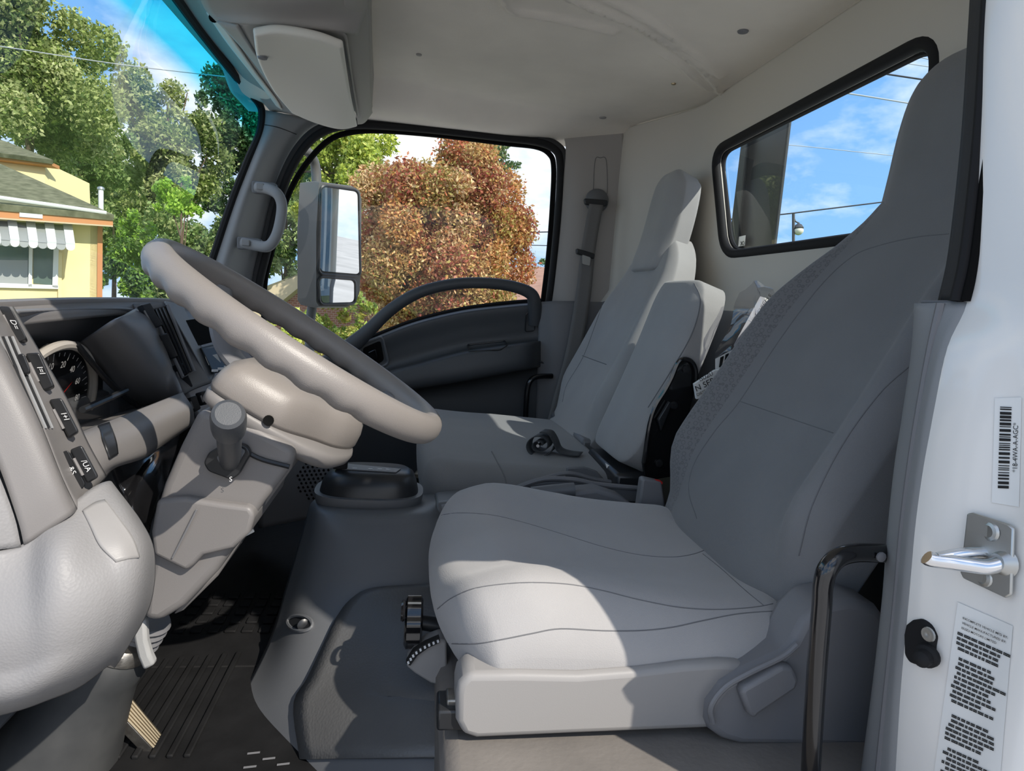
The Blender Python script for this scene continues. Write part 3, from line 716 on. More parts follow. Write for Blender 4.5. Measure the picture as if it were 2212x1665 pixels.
mseat = thing('middle_backrest', 'flat folding grey cloth middle backrest with black metal hinge bracket', 'seat', (0.5, 0.99, 0.2))
MST = [(-0.06, 0.418, 0.27, 0.128), (0.0, 0.438, 0.325, 0.132), (0.1, 0.475, 0.42, 0.137), (0.25, 0.525, 0.56, 0.137), (0.40, 0.565, 0.69, 0.134), (0.50, 0.59, 0.77, 0.13)]
mback = backrest('pad', MST, 0.985, 0.44, 0.085, 0.0, ['fabric_mid', 'fabric_mid'], mseat, rr=0.30, n=14)
bv = bvh_of(mback)
seam('seam', bv, [(1500, 612), (1513, 650), (1495, 720), (1450, 800), (1400, 880)], 0.0014, 'seam_thread', mback, off=-0.0002)
bp = PL([(1460, 785, .842), (1475, 775, .842), (1493, 778, .842), (1502, 800, .842), (1500, 850, .842), (1480, 940, .842), (1450, 1030, .842), (1395, 1040, .842), (1388, 1000, .842), (1400, 920, .842), (1412, 880, .842), (1440, 840, .842)])
br = prism('hinge_bracket', bp, (0, 0.010, 0), 'black_gloss', mseat, bevel=0.003)
tube('bracket_flange', PL([(1502, 850, .836), (1503, 800, .836), (1490, 778, .836), (1468, 780, .836), (1452, 815, .836), (1438, 842, .836), (1415, 880, .836), (1402, 925, .836), (1392, 1000, .836)]), 0.005, 'black_gloss', br, seg=8, n=40)
for u, v in ((1482, 797), (1455, 875), (1423, 1000)):
    c = P(u, v, y=.841); lathe('bolt', c, (0, -1, 0), [(0.008, 0), (0.008, 0.004), (0.005, 0.0045), (0.005, 0.006), (0.002, 0.006)], 'plastic_black', br, seg=12)
prism('latch_arm', PL([(1418, 905, .838), (1442, 865, .838), (1448, 872, .838), (1425, 930, .838)]), (0, -0.01, 0), 'plastic_black', br, bevel=0.002)
abox('pivot_block', (0.44, 0.86, 0.16), (0.52, 1.10, 0.30), 'plastic_black', mseat, bevel=0.01)
abox('under_pad', (0.45, 1.2, 0.15), (0.52, 1.62, 0.30), 'plastic_dark', pseat, bevel=0.01)

# ================================================================== DASHBOARD
dash = thing('dashboard', 'grey moulded dashboard with gauges, vents, switches and knee panel', 'dashboard', (-0.5, 0.9, 0.45))
topr = PL([(-70, 674, .22), (0, 669, .29), (100, 662, .41), (200, 657, .55), (300, 655, .75), (400, 657, 1.0), (490, 668, 1.35), (548, 692, 1.80)])
topf = [Vector((-0.72, q.y, 0.555)) for q in topr]
topm = [a.lerp(b_, 0.12) + Vector((0, 0, 0.012)) for a, b_ in zip(topr, topf)]
topu = [q + Vector((0.006, 0, -0.018)) for q in topr]
patch('top_pad', [topu, topr, topm, topf], 'plastic_grey', dash, nu=50, nv=16, solid=0.008, soff=-1)
# passenger side face of the dash
fc_ = [PL([(296, 668, .73), (400, 668, .97), (488, 680, 1.3), (548, 700, 1.80)]), PL([(345, 750, .71), (430, 760, .94), (512, 765, 1.27), (562, 755, 1.78)]),
       PL([(398, 852, .66), (462, 850, .87), (530, 830, 1.22), (578, 805, 1.76)]), PL([(440, 940, .64), (495, 930, .86), (552, 905, 1.2), (592, 865, 1.75)]), PL([(440, 1060, .70), (490, 1030, .92), (545, 1000, 1.25), (592, 950, 1.8)])]
patch('passenger_face', fc_, 'plastic_mid', dash, nu=30, nv=24, solid=0.008)
# binnacle: hood underside, right wall, back
A1 = PL([(30, 672, .28), (100, 668, .40), (200, 665, .54), (290, 668, .70), (330, 690, .70)])
back1 = [P(u, v, x=-0.50) for u, v in ((45, 742), (110, 742), (170, 740), (178, 748), (186, 760))]
patch('hood_lining', [A1, [a.lerp(b_, .5) + Vector((0, 0, 0.006)) for a, b_ in zip(A1, back1)], back1], 'plastic_mid', dash, nu=30, nv=12, solid=0.004)
rw = [PL([(292, 668, .70), (328, 690, .685), (352, 745, .67), (378, 810, .63), (392, 848, .58)]),
      [P(u, v, x=-0.40) for u, v in ((250, 690), (275, 720), (310, 775), (340, 835), (365, 872))],
      [P(u, v, x=-0.47) for u, v in ((172, 740), (190, 760), (225, 805), (260, 855), (300, 882))]]
patch('binnacle_wall', rw, 'plastic_mid', dash, nu=24, nv=14, solid=0.004)
clf = [P(u, v, x=-0.475) for u, v in ((30, 735), (168, 738), (285, 868), (200, 935), (130, 960), (60, 830))]
clus = prism('gauge_plate', clf, (-0.01, 0, 0), 'gauge_black', dash)
gc = P(98, 888, x=-0.466)
ga, gb = Vector((0, 1, 0)), Vector((0.20, 0, 0.98))
def gpt(r, a, o=0.0): return gc + (ga * cos(a) * 1.25 + gb * sin(a)) * r + Vector((o, 0, 0))
tube('gauge_bezel', [gpt(0.088, a, 0.004) for a in np.linspace(-0.5, 2.2, 40)], 0.006, 'gauge_ring', clus, seg=8)
for i, a in enumerate(np.linspace(-0.35, 2.1, 19)):
    L = 0.010 if i % 3 == 0 else 0.005
    mk('gauge_tick', [gpt(0.078, a - .008, .002), gpt(0.078, a + .008, .002), gpt(0.078 - L, a + .008, .002), gpt(0.078 - L, a - .008, .002)], [(0, 1, 2, 3)], 'print_white', clus, smooth=False)
for s, a in (('10', 1.75), ('20', 1.35), ('40', .95), ('60', .5), ('80', .05)):
    c = gpt(0.058, a, .002); text('gauge_number', s, c, ga * 1.0, gb, 0.009, 'print_white', clus, 'CENTER')
mk('needle', [gpt(0.0, 0.3, .004) + gb * .003, gpt(0.0, .3, .004) - gb * .003, gpt(0.05, 0.75, .004)], [(0, 1, 2)], 'print_red', clus, smooth=False)
c2 = P(212, 882, x=-0.462); lathe('warning_lamp', c2, (1, 0, 0), [(0.006, 0), (0.006, 0.001), (0.001, 0.001)], 'print_red', clus, seg=12)
text('fuel_letter', 'F', P(218, 897, x=-0.462), ga, gb, 0.010, 'print_red', clus)
lens = prism('cluster_lens', [P(u, v, x=-0.445) for u, v in ((40, 742), (170, 742), (290, 870), (200, 925), (130, 940))], (-0.001, 0, 0), 'glass_cluster', dash)
tube('lens_frame', [P(u, v, x=-0.44) for u, v in ((165, 742), (200, 785), (245, 835), (300, 880))], 0.004, 'plastic_black', dash, seg=8, n=20)
tube('wiper_stem', [P(u, v, x=-0.415) for u, v in ((178, 885), (230, 862), (272, 843))], 0.0045, 'plastic_black', dash, seg=8)
# lower bezel
bz = [PL([(150, 948, .27), (190, 932, .31), (250, 908, .38), (320, 880, .47), (394, 850, .585)]), PL([(156, 955, .245), (200, 940, .285), (260, 918, .36), (325, 892, .45), (400, 862, .565)]),
      PL([(175, 990, .235), (222, 968, .275), (280, 940, .35), (340, 912, .44), (412, 882, .56)]), PL([(200, 1022, .24), (236, 1000, .28), (300, 975, .36), (350, 945, .45), (416, 905, .57)]), PL([(214, 1040, .27), (246, 1006, .31), (310, 985, .39), (356, 955, .48), (420, 910, .60)])]
bzo = patch('lower_bezel', bz, 'plastic_grey', dash, nu=30, nv=20, solid=0.006)
bv = bvh_of(bzo)
st = [[hit(bv, u, v, 0.001) for u, v in r] for r in ([(211, 922), (223, 918), (236, 914)], [(218, 945), (230, 940), (243, 935)], [(226, 968), (238, 962), (249, 957)], [(234, 992), (243, 986), (252, 981)])]
if all(q is not None for r in st for q in r): patch('bezel_strap', st, 'plastic_black', dash, nu=6, nv=12, solid=0.002)
flo = [P(u, v, x=-0.468) for u, v in ((120, 935), (178, 914), (232, 898), (275, 886), (304, 878))]
patch('binnacle_floor', [bz[0], [a.lerp(b_, .5) + Vector((0, 0, -0.004)) for a, b_ in zip(bz[0], flo)], flo], 'plastic_grey', dash, nu=24, nv=8, solid=0.003)
# switch pod at the door end
pd = [PL([(-30, 690, .16), (10, 770, .16), (75, 905, .155), (125, 1030, .15), (160, 1102, .15)]), PL([(-15, 676, .19), (28, 755, .19), (95, 890, .185), (142, 1010, .18), (180, 1080, .18)]),
      PL([(0, 668, .225), (48, 745, .225), (120, 875, .22), (165, 975, .215), (205, 1050, .215)]), PL([(22, 664, .26), (66, 738, .26), (140, 865, .255), (185, 960, .25), (224, 1030, .25)])]
podo = patch('switch_pod', pd, 'plastic_grey', dash, nu=24, nv=14, solid=0.006)
pe = [PL([(-30, 690, .16), (10, 770, .16), (75, 905, .155), (125, 1030, .15), (160, 1102, .15)]), PL([(-45, 700, .145), (-5, 790, .145), (62, 925, .14), (112, 1045, .135), (140, 1120, .135)]), PL([(-110, 760, .13), (-70, 860, .13), (-10, 985, .125), (35, 1110, .12), (52, 1176, .12)])]
patch('pod_end', pe, 'plastic_grey', dash, nu=24, nv=12, solid=0.006)
pf = [PL([(-110, 800, .125), (-75, 880, .125), (-15, 1000, .12), (28, 1110, .118), (45, 1180, .118)]), PL([(-170, 900, .105), (-140, 980, .105), (-90, 1080, .10), (-60, 1150, .10), (-60, 1190, .10)])]
patch('end_moulding', pf, 'plastic_knee', dash, nu=16, nv=6, solid=0.006)
def pq(l, y): return [P(u, v, y=y) for u, v in l]
def paddle(q, y, off=(0.006, -0.014, 0.004), icon=None, rot=0):
    p = prism('rocker_switch', roundpoly(pq(q, y), 0.003), Vector(off), 'plastic_black', dash, bevel=0.0025)
    c = [Vector((a, b_, 0)) for a, b_ in q]
    e = pq([(c[0] * .75 + c[3] * .25)[:2], (c[0] * .25 + c[3] * .75)[:2]], y)
    tube('rocker_edge', [a + Vector(off) for a in e], 0.0016, 'plastic_grey', p, seg=6)
    if icon:
        m_ = (c[0] + c[1]) * .32 + (c[2] + c[3]) * .18; e2 = (c[0] + c[1]) * .14 + (c[2] + c[3]) * .36
        o_ = P(m_.x, m_.y, y=y) + Vector(off) * 1.1; x_ = P(e2.x, e2.y, y=y) + Vector(off) * 1.1 - o_
        up_ = P(c[1].x, c[1].y, y=y) - P(c[0].x, c[0].y, y=y)
        text('icon', icon, o_ + x_ * .1 - up_ * .12, x_, up_, 0.005, 'print_white', p)
    return p
paddle([(2, 668), (27, 670), (62, 738), (40, 746)], .222, icon='D=')
paddle([(58, 768), (88, 766), (120, 838), (96, 848)], .215, icon='I=I')
paddle([(108, 866), (135, 862), (172, 934), (150, 948)], .212, icon='I+I')
paddle([(126, 982), (148, 972), (186, 1046), (165, 1070)], .195, icon='&S')
paddle([(152, 972), (178, 962), (214, 1030), (190, 1044)], .195, icon='/UA')
bv = bvh_of(podo)
for k in range(5):
    o = 5 + 7 * k
    seam('vent_slat', bv, [(-8 + o, 728), (12 + o, 775), (45 + o, 850), (78 + o, 925)], 0.0014, 'plastic_black' if k % 2 else 'trim_grey', dash, n=14, off=0.0006)
prism('vent_tab', roundpoly(pq([(34, 772), (52, 766), (68, 806), (52, 816)], .178), 0.003), (0.004, -0.008, 0.003), 'plastic_black', dash, bevel=0.002)
# centre stack
cs = [PL([(286, 658, .715), (320, 656, .735), (352, 654, .755)]), PL([(332, 740, .70), (368, 732, .725), (402, 728, .75)]), PL([(396, 852, .645), (424, 838, .68), (456, 826, .71)])]
patch('centre_stack', cs, 'plastic_mid', dash, nu=10, nv=20, solid=0.006)
prism('vent_recess', PL([(331, 670, .722), (361, 663, .74), (417, 800, .685), (396, 811, .672)]), (0.002, -0.006, 0.001), 'black_matte', dash)
for k in range(3):
    t = .25 + .25 * k
    a = P(331 + 30 * t, 670 - 7 * t, y=.712); b_ = P(396 + 21 * t, 811 - 11 * t, y=.662)
    tube('vent_slat', [a, b_], 0.0022, 'plastic_black', dash, seg=6)
tube('vent_rim', PL([(328, 668, .712), (362, 660, .73), (420, 802, .675), (396, 815, .66)]), 0.003, 'plastic_mid', dash, seg=6, closed=True)
for q in ([(294, 663), (314, 658), (342, 707), (323, 714)], [(331, 728), (352, 723), (375, 774), (356, 781)], [(364, 793), (386, 787), (407, 838), (389, 846)]):
    paddle(q, .68, off=(0.012, -0.012, 0.005))
prism('stack_side', PL([(353, 652, .75), (392, 660, .83), (462, 812, .76), (452, 828, .715)]), (0.004, -0.006, 0.003), 'trim_grey', dash, bevel=0.003)
prism('storage_pocket', PL([(398, 694, .80), (462, 684, .90), (486, 732, .88), (424, 748, .78)]), (0.008, -0.016, 0.003), 'black_matte', dash)
rad = prism('radio', PL([(428, 752, .78), (490, 738, .88), (512, 792, .85), (455, 808, .75)]), (0.014, -0.03, 0.005), 'plastic_black', dash, bevel=0.002)
ro = Vector((0.0145, -0.031, 0.0052))
mk('display', [q + ro for q in PL([(436, 772, .77), (462, 766, .81), (470, 784, .80), (444, 790, .76)])], [(0, 1, 2, 3)], 'gauge_ring', rad, smooth=False)
tube('disc_slot', [q + ro for q in PL([(432, 757, .785), (490, 744, .875)])], 0.002, 'plastic_mid', rad, seg=6)
for k in range(4):
    c = P(457 + 13 * k, 801 - 4 * k, y=.755 + .022 * k) + ro
    box('preset_button', c, (0.004, 0.004, 0), (0, 0.001, 0), (0, 0, 0.002), 'print_white', rad, smooth=False)
for k in range(2):
    c = P(488 + 6 * k, 756 + 22 * k, y=.855 - .01 * k) + ro; lathe('tuning_knob', c, (.6, -.8, .1), [(0.008, 0), (0.007, 0.01), (0.003, 0.011)], 'plastic_black', rad, seg=14)
for q in ([(398, 862), (414, 856), (424, 885), (409, 893)], [(420, 850), (436, 845), (446, 870), (431, 878)]):
    paddle(q, .62, off=(0.012, -0.014, 0.005))
# small cowl behind the wheel
prism('passenger_vent', PL([(520, 690, 1.35), (572, 700, 1.45), (578, 740, 1.45), (530, 735, 1.35)]), (0.02, -0.03, 0.01), 'trim_grey', dash, bevel=0.006)
# knee panel by the door
kp = [PL([(-90, 1200, .10), (45, 1186, .12), (110, 1135, .14), (170, 1085, .165), (222, 1048, .20), (232, 1056, .27)]),
      PL([(-90, 1290, .092), (60, 1262, .10), (128, 1196, .105), (200, 1150, .14), (268, 1118, .17), (292, 1130, .27)]),
      PL([(-90, 1380, .082), (60, 1350, .087), (135, 1300, .088), (230, 1250, .115), (300, 1195, .155), (321, 1200, .27)]),
      PL([(-90, 1450, .085), (50, 1430, .09), (135, 1390, .09), (225, 1350, .115), (290, 1300, .155), (312, 1305, .27)]),
      PL([(-90, 1520, .10), (30, 1500, .10), (110, 1468, .105), (182, 1436, .13), (245, 1395, .165), (258, 1405, .27)]),
      PL([(-90, 1552, .2), (30, 1524, .2), (100, 1500, .2), (168, 1472, .21), (228, 1428, .23), (238, 1436, .28)])]
knee = patch('knee_panel', kp, 'plastic_knee', dash, nu=40, nv=40, solid=0.006, soff=1)
bv = bvh_of(knee)
sm = [[hit(bv, u, v, 0.0005) for u, v in r] for r in ([(178, 1105), (205, 1088), (226, 1082)], [(195, 1140), (230, 1125), (258, 1125)], [(215, 1180), (255, 1170), (285, 1165)], [(250, 1215), (275, 1208), (298, 1205)])]
if all(q is not None for r in sm for q in r): patch('smooth_insert', sm, 'plastic_smooth', dash, nu=12, nv=16, solid=0.004)

# ================================================================== STEERING WHEEL
WC = Vector((-0.1475, 0.4452, 0.5725)); _th, _ph = 0.5408, -0.049
wa = Vector((cos(_th), 0, -sin(_th))); _n0 = Vector((sin(_th), 0, cos(_th))); wb = Vector((0, cos(_ph), 0)) + _n0 * sin(_ph); wn = _n0 * cos(_ph) - Vector((0, sin(_ph), 0))
wheel = thing('steering_wheel', 'grey leather grained steering wheel with scalloped rim and hub pad', 'steering wheel', WC)
RW, rw_ = 0.199, 0.0185
rings = []
for i in range(180):
    a = 2 * pi * i / 180; rad_ = wa * cos(a) + wb * sin(a)
    k = 0.0
    for c in (pi * .62, -pi * .62):
        d = abs((a - c + pi) % (2 * pi) - pi)
        if d < 1.0: k = max(k, sstep(1.0, 0.85, d))
    sc = k * 0.0016 * (1 + cos(a * 30)) 
    ring = []
    for j in range(20):
        b_ = 2 * pi * j / 20
        rr_ = rw_ - (sc if sin(b_) < -0.1 else 0) * min(1, max(0, -sin(b_) * 1.3))
        ring.append(WC + rad_ * (RW + rr_ * cos(b_) * 0.92) + wn * (rr_ * sin(b_) * 1.12))
    rings.append(ring)
rings.append(rings[0][:])
V, Fc = loft_geo(rings, False)
rim = mk('rim', V, Fc, 'wheel_grip', wheel)
def wp(a, b_, n_): return WC + wa * a + wb * b_ + wn * n_
PS = .02
padpts = [(-.058, -.088), (0, -.086), (.026, -.072), (.060, -.030), (.092, .005), (.112, .06), (.10, .105), (.04, .122), (-.03, .11), (-.07, .05), (-.078, -.03), (-.075, -.072)]
def wring(sc_, n_, sh=0): return [wp(a * sc_ + sh + PS + .015 * (1 - sc_), b_ * sc_ + .02 * (1 - sc_), n_ - .008) for a, b_ in [(q.x, q.y) for q in spline([Vector((a, b_, 0)) for a, b_ in padpts], 48, True)]]
V, Fc = loft_geo([wring(1.0, -0.088), wring(1.02, -0.082), wring(1.0, -0.066), wring(0.95, -0.052), wring(0.82, -0.040), wring(0.5, -0.034), wring(0.1, -0.033)])
pad = mk('hub_pad', V, Fc, 'wheel_grip', wheel, ang=80)
V, Fc = loft_geo([wring(1.0, -0.098), wring(1.005, -0.094), wring(0.97, -0.086)])
mk('hub_groove', [v for v in V], Fc, 'plastic_black', wheel)
shp = [(-.06, -.09), (0, -.088), (.04, -.078), (.08, -.06), (.105, -.02), (.118, .05), (.10, .105), (.04, .122), (-.03, .11), (-.07, .05), (-.08, -.03), (-.076, -.074)]
def sring(sc_, n_, sh=0): return [wp(q.x * sc_ + sh + PS + .02 * (1 - sc_), q.y * sc_ + .03 * (1 - sc_), n_ - .008) for q in spline([Vector((a, b_, 0)) for a, b_ in shp], 48, True)]
V, Fc = loft_geo([sring(0.97, -0.088), sring(1.0, -0.094), sring(0.99, -0.104), sring(0.88, -0.112, .004), sring(0.66, -0.119, .008), sring(0.4, -0.122, .012)])
mk('hub_shroud', V, Fc, 'plastic_grey', wheel, ang=80)
for ang in (0.72, 2.5):
    d = wa * cos(ang) + wb * sin(ang)
    pth = [WC + d * r_ + wn * h for r_, h in ((0.06, -0.080), (0.11, -0.072), (0.155, -0.046), (0.19, -0.008))]
    V, Fc = tube_geo(spline(pth, 16), [0.026 - 0.0006 * i for i in range(17)], 12, flat=(wn, 0.45)); mk('spoke', V, Fc, 'plastic_mid', wheel)
b_ = bvh_of(pad)
h_ = hit(b_, 671, 772, 0.001)
em = [wp(0, .055, -.0465), wp(.028, .055, -.0465), wp(.028, .085, -.050), wp(0, .085, -.050)]
tube('hub_emblem', em, 0.0012, 'plastic_grey', pad, seg=6, closed=True)
c = wp(0.005, -0.098, -0.085); lathe('shroud_screw', P(580, 908, y=.352), (0, -1, .2), [(0.0065, 0), (0.006, 0.001), (0.003, 0.0005)], 'black_matte', wheel, seg=14)

# ================================================================== STEERING COLUMN
colm = thing('steering_column', 'grey steering column housing between wheel and floor boot', 'steering column', P(330, 1340, y=.43))
o1 = PL([(428, 884, .35), (470, 890, .35), (560, 925, .35), (640, 970, .35), (628, 1010, .35), (570, 1085, .35), (520, 1160, .35), (470, 1235, .35), (400, 1310, .35), (345, 1345, .35), (305, 1340, .35), (312, 1270, .35), (328, 1190, .35), (332, 1110, .35), (352, 1045, .35), (388, 962, .35)])
prism('housing', o1, (0, 0.18, 0), 'plastic_grey', colm, bevel=0.014, bseg=4)
o2 = PL([(338, 1080, .337), (400, 1075, .337), (480, 1088, .337), (540, 1095, .337), (550, 1112, .337), (540, 1150, .337), (505, 1185, .337), (440, 1200, .337), (420, 1220, .337), (402, 1235, .337), (330, 1200, .337), (325, 1150, .337)])
prism('lower_shell', o2, (0, 0.20, 0), 'plastic_grey', colm, bevel=0.012, bseg=4)
o3 = PL([(640, 975, .40), (628, 1015, .40), (560, 1110, .40), (470, 1245, .40), (395, 1320, .40), (372, 1330, .40), (440, 1240, .40), (540, 1090, .40)])
prism('side_trim', o3, (0, 0.14, 0), 'plastic_grey', colm, bevel=0.005)
tube('housing_seam', PL([(625, 1008, .348), (560, 990, .348), (520, 965, .348), (500, 940, .348)]), 0.003, 'plastic_black', colm, seg=6, n=14)
tube('parting_line', PL([(425, 1100, .334), (400, 1150, .334), (372, 1205, .336)]), 0.0012, 'plastic_mid', colm, seg=6)
# stalk
base = P(497, 998, y=.345); tip = P(493, 893, y=.205)
ax = (tip - base).normalized()
sq = PL([(444, 996, .347), (455, 974, .347), (502, 948, .347), (538, 960, .347), (546, 976, .347), (520, 1022, .347), (504, 1033, .347), (454, 1014, .347)])
stalk = thing('column_stalk', 'dark grey round ended lever stalk on the steering column', 'lever', base)
prism('square_base', roundpoly(sq, 0.004), (0, -0.009, 0), 'plastic_black', stalk, bevel=0.002)
sq2 = PL([(468, 985, .337), (508, 962, .337), (532, 972, .337), (508, 1014, .337), (478, 1004, .337)])
prism('foam_seal', roundpoly(sq2, 0.004), (0, -0.002, 0), 'plastic_dark', stalk)
Ls = (tip - base).length
V, Fc = lathe_geo(base, ax, [(0.0115, 0), (0.0125, Ls * .3), (0.013, Ls * .68), (0.0128, Ls * .70), (0.0165, Ls * .72), (0.0172, Ls * .78), (0.0172, Ls * .93), (0.0155, Ls * .985), (0.012, Ls), (0.001, Ls)], 32); mk('stalk_knob', V, Fc, 'plastic_door', stalk, ang=30)
text('stalk_mark', 'S', base + Vector((0.002, -0.0105, -0.021)), (1, 0, .2), (0, 0, 1), 0.006, 'print_white', stalk)
# lower steering boot with collar, bellows and tilt lever
boot = thing('steering_boot', 'dark rubber cone boot around the steering shaft at the floor', 'boot', P(90, 1700, y=.40))
def pring(u, v, y, rpx, ang, n=28):
    c = P(u, v, y=y); k = (c - CP).length / F
    ax_ = (P(u + cos(ang) * 10, v + sin(ang) * 10, y=y) - c).normalized()
    return [c + (ax_ * cos(t) + Vector((0, 1, 0)) * sin(t)) * rpx * k for t in np.linspace(0, 2 * pi, n, endpoint=False)]
ca = radians(20)
seq = [(258, 1402, 40), (254, 1412, 46), (246, 1428, 54), (226, 1450, 56), (198, 1490, 66), (160, 1545, 82), (128, 1600, 96), (90, 1670, 110), (50, 1760, 130)]
V, Fc = loft_geo([pring(u, v, .40, r_, ca) for u, v, r_ in seq]); mk('boot_cone', V, Fc, 'boot_rubber', boot)
V, Fc = loft_geo([pring(u, v, .40, r_, ca) for u, v, r_ in [(272, 1380, 40), (268, 1386, 46), (258, 1406, 47), (255, 1412, 42)]]); mk('collar', V, Fc, 'metal_worn', boot)
V, Fc = loft_geo([pring(300 + 4 * (-k) * .5 + 10, 1330 + 8 * k, .42, 46 - 2 * k + (5 if k % 2 else 0), ca) for k in range(9)]); mk('bellows', V, Fc, 'plastic_mid', boot)
lvp = PL([(283, 1345, .365), (313, 1338, .365), (316, 1385, .365), (324, 1415, .365), (334, 1437, .365), (309, 1450, .365), (296, 1420, .365), (288, 1385, .365)])
prism('tilt_lever', lvp, (0, 0.014, 0), 'vinyl_light', colm, bevel=0.004)
# folded black cloth sleeve behind the column
slv = [PL([(235, 990, .36), (300, 960, .45), (360, 930, .55), (400, 900, .62)]), PL([(262, 1060, .38), (310, 1000, .44), (345, 965, .52), (385, 960, .6)]), PL([(285, 1110, .36), (305, 1040, .40), (340, 1010, .46), (360, 1040, .52)]), PL([(318, 1150, .40), (330, 1110, .40), (345, 1070, .44), (360, 1060, .50)])]
patch('column_sleeve', slv, 'black_gloss', colm, nu=16, nv=16, solid=0.006)
abox('under_dash_lining', (-0.66, 0.22, 0.10), (-0.46, 0.62, 0.47), 'plastic_dark', dash, bevel=0.01)
abox('heater_box', (-0.68, 0.62, 0.08), (-0.46, 1.80, 0.50), 'plastic_dark', dash, bevel=0.02)
prism('end_panel', [Vector((x, 0.17, z)) for x, z in ((-0.72, 0.555), (-0.47, 0.595), (-0.435, 0.45), (-0.435, 0.28), (-0.72, 0.20))], (0, 0.03, 0), 'plastic_grey', dash, bevel=0.006)

# ================================================================== GEAR CONSOLE AND FLOOR
cons = thing('gear_console', 'dark grey engine cover console carrying the black gear selector', 'console', (0.0, 0.65, 0.0))
hp = [PL([(690, 1078, .92), (720, 1072, .92), (800, 1072, .93), (880, 1075, .93), (960, 1070, .90)]),
      PL([(676, 1090, .82), (700, 1098, .76), (800, 1106, .74), (902, 1102, .75), (952, 1088, .80)]),
      PL([(668, 1120, .79), (700, 1130, .71), (800, 1140, .69), (915, 1135, .70), (960, 1120, .76)]),
      PL([(650, 1180, .77), (695, 1195, .68), (800, 1200, .65), (930, 1185, .66), (1000, 1180, .70)]),
      PL([(625, 1265, .73), (675, 1280, .64), (790, 1285, .60), (930, 1285, .58), (1010, 1285, .6)]),
      PL([(590, 1380, .66), (645, 1395, .56), (765, 1400, .51), (920, 1400, .46), (1010, 1400, .45)]),
      PL([(535, 1490, .57), (610, 1515, .49), (735, 1530, .42), (900, 1540, .36), (1010, 1540, .34)]),
      PL([(508, 1530, .545), (590, 1590, .46), (715, 1665, .36), (880, 1690, .28), (1010, 1690, .26)]),
      PL([(500, 1560, .545), (575, 1630, .45), (705, 1720, .35), (880, 1760, .27), (1010, 1760, .25)])]
hump = patch('cover_shell', hp, 'plastic_dark', cons, nu=36, nv=48, solid=0.006, soff=1)
lf = [PL([(676, 1090, .82), (668, 1120, .79), (650, 1180, .77), (625, 1265, .73), (590, 1380, .66), (535, 1490, .57), (508, 1530, .545)]), [q + Vector((0.02, 0.25, 0)) for q in PL([(676, 1090, .82), (668, 1120, .79), (650, 1180, .77), (625, 1265, .73), (590, 1380, .66), (535, 1490, .57), (508, 1530, .545)])]]
patch('cover_front', lf, 'plastic_dark', cons, nu=24, nv=6, solid=0.006)
bv = bvh_of(hump)
vg = []
bnd = [(955, 1266), (880, 1268), (800, 1275), (758, 1300), (728, 1340), (700, 1400), (668, 1470), (640, 1525), (655, 1640)]
bnd = [(q.x, q.y) for q in spline([Vector((a, b_, 0)) for a, b_ in bnd], 30)]
for u, v in bnd:
    vg.append([hit(bv, u + (1000 - u) * t, v + (1640 - v) * t * (0.25 if v < 1500 else 0.1) + 0 * t, 0.0045) for t in np.linspace(0, 1, 12)])
vg = [r for r in vg if all(q is not None for q in r)]
if len(vg) > 3:
    V, Fc = grid_geo(vg); mk('vinyl_cover', V, Fc, 'vinyl_floor', cons, solid=0.004)
h_ = hit(bv, 650, 1347, 0.0)
hx = [hit(bv, 650 + 26 * cos(a) + 4 * sin(a), 1347 + 17 * sin(a), 0.002) for a in np.linspace(0, 2 * pi, 24, endpoint=False)]
mk('bolt_recess', hx, [list(range(24))], 'plastic_black', cons)
tube('recess_rim', hx, 0.003, 'plastic_dark', cons, seg=6, closed=True)
lathe('bolt', hit(bv, 656, 1350, 0.001), (0.3, -0.9, 0.2), [(0.010, 0), (0.010, 0.003), (0.006, 0.005), (0.001, 0.005)], 'plastic_black', cons, seg=14)
# selector housing
sc_ = Vector((P(797, 1080, y=.80).x, 0.815, 0))
zb = P(797, 1092, y=.745).z
def oring(cx, cy, z, ax_, ay_, e=3.0, n=48):
    out = []
    for k in range(n):
        t = 2 * pi * k / n; ct, st_ = cos(t), sin(t)
        r_ = (abs(ct) ** e + abs(st_) ** e) ** (-1 / e); out.append(Vector((cx + ax_ * ct * r_, cy + ay_ * st_ * r_, z)))
    return out
V, Fc = loft_geo([oring(sc_.x, .815, zb - .01, .100, .072), oring(sc_.x, .815, zb + .004, .104, .076), oring(sc_.x, .815, zb + .012, .104, .076), oring(sc_.x, .815, zb + .012, .096, .068)])
mk('console_rim', V, Fc, 'plastic_dark', cons)
V, Fc = loft_geo([oring(sc_.x, .815, zb + .005, .096, .066), oring(sc_.x, .815, zb + .03, .090, .062), oring(sc_.x + .003, .815, zb + .046, .080, .055), oring(sc_.x + .004, .815, zb + .053, .068, .045)])
sel = mk('selector_housing', V, Fc, 'plastic_black', cons)
ztop = zb + .0535
prism('gate_plate', [Vector((sc_.x + dx, .815 + dy, ztop)) for dx, dy in ((-.055, -.02), (.05, -.03), (.058, -.005), (-.05, .02))], (0, 0, 0.002), 'plastic_dark', sel)
for k, dx in enumerate((-.030, .0, .018, .034)):
    box('gate_mark', Vector((sc_.x + dx, .80, ztop + .0025)), (.004, 0, 0), (0, .0015, 0), (0, 0, .0003), 'print_white', sel, smooth=False)
a_ = Vector((sc_.x - .060, .80, ztop)); b2 = P(736, 950, y=.79)
prism('selector_lever', [a_ + Vector((-.010, -.006, 0)), a_ + Vector((.016, -.006, 0)), a_ + Vector((.016, .008, 0)), a_ + Vector((-.010, .008, 0))], b2 - a_ + (b2 - a_) * .2, 'rubber', sel, bevel=0.002)
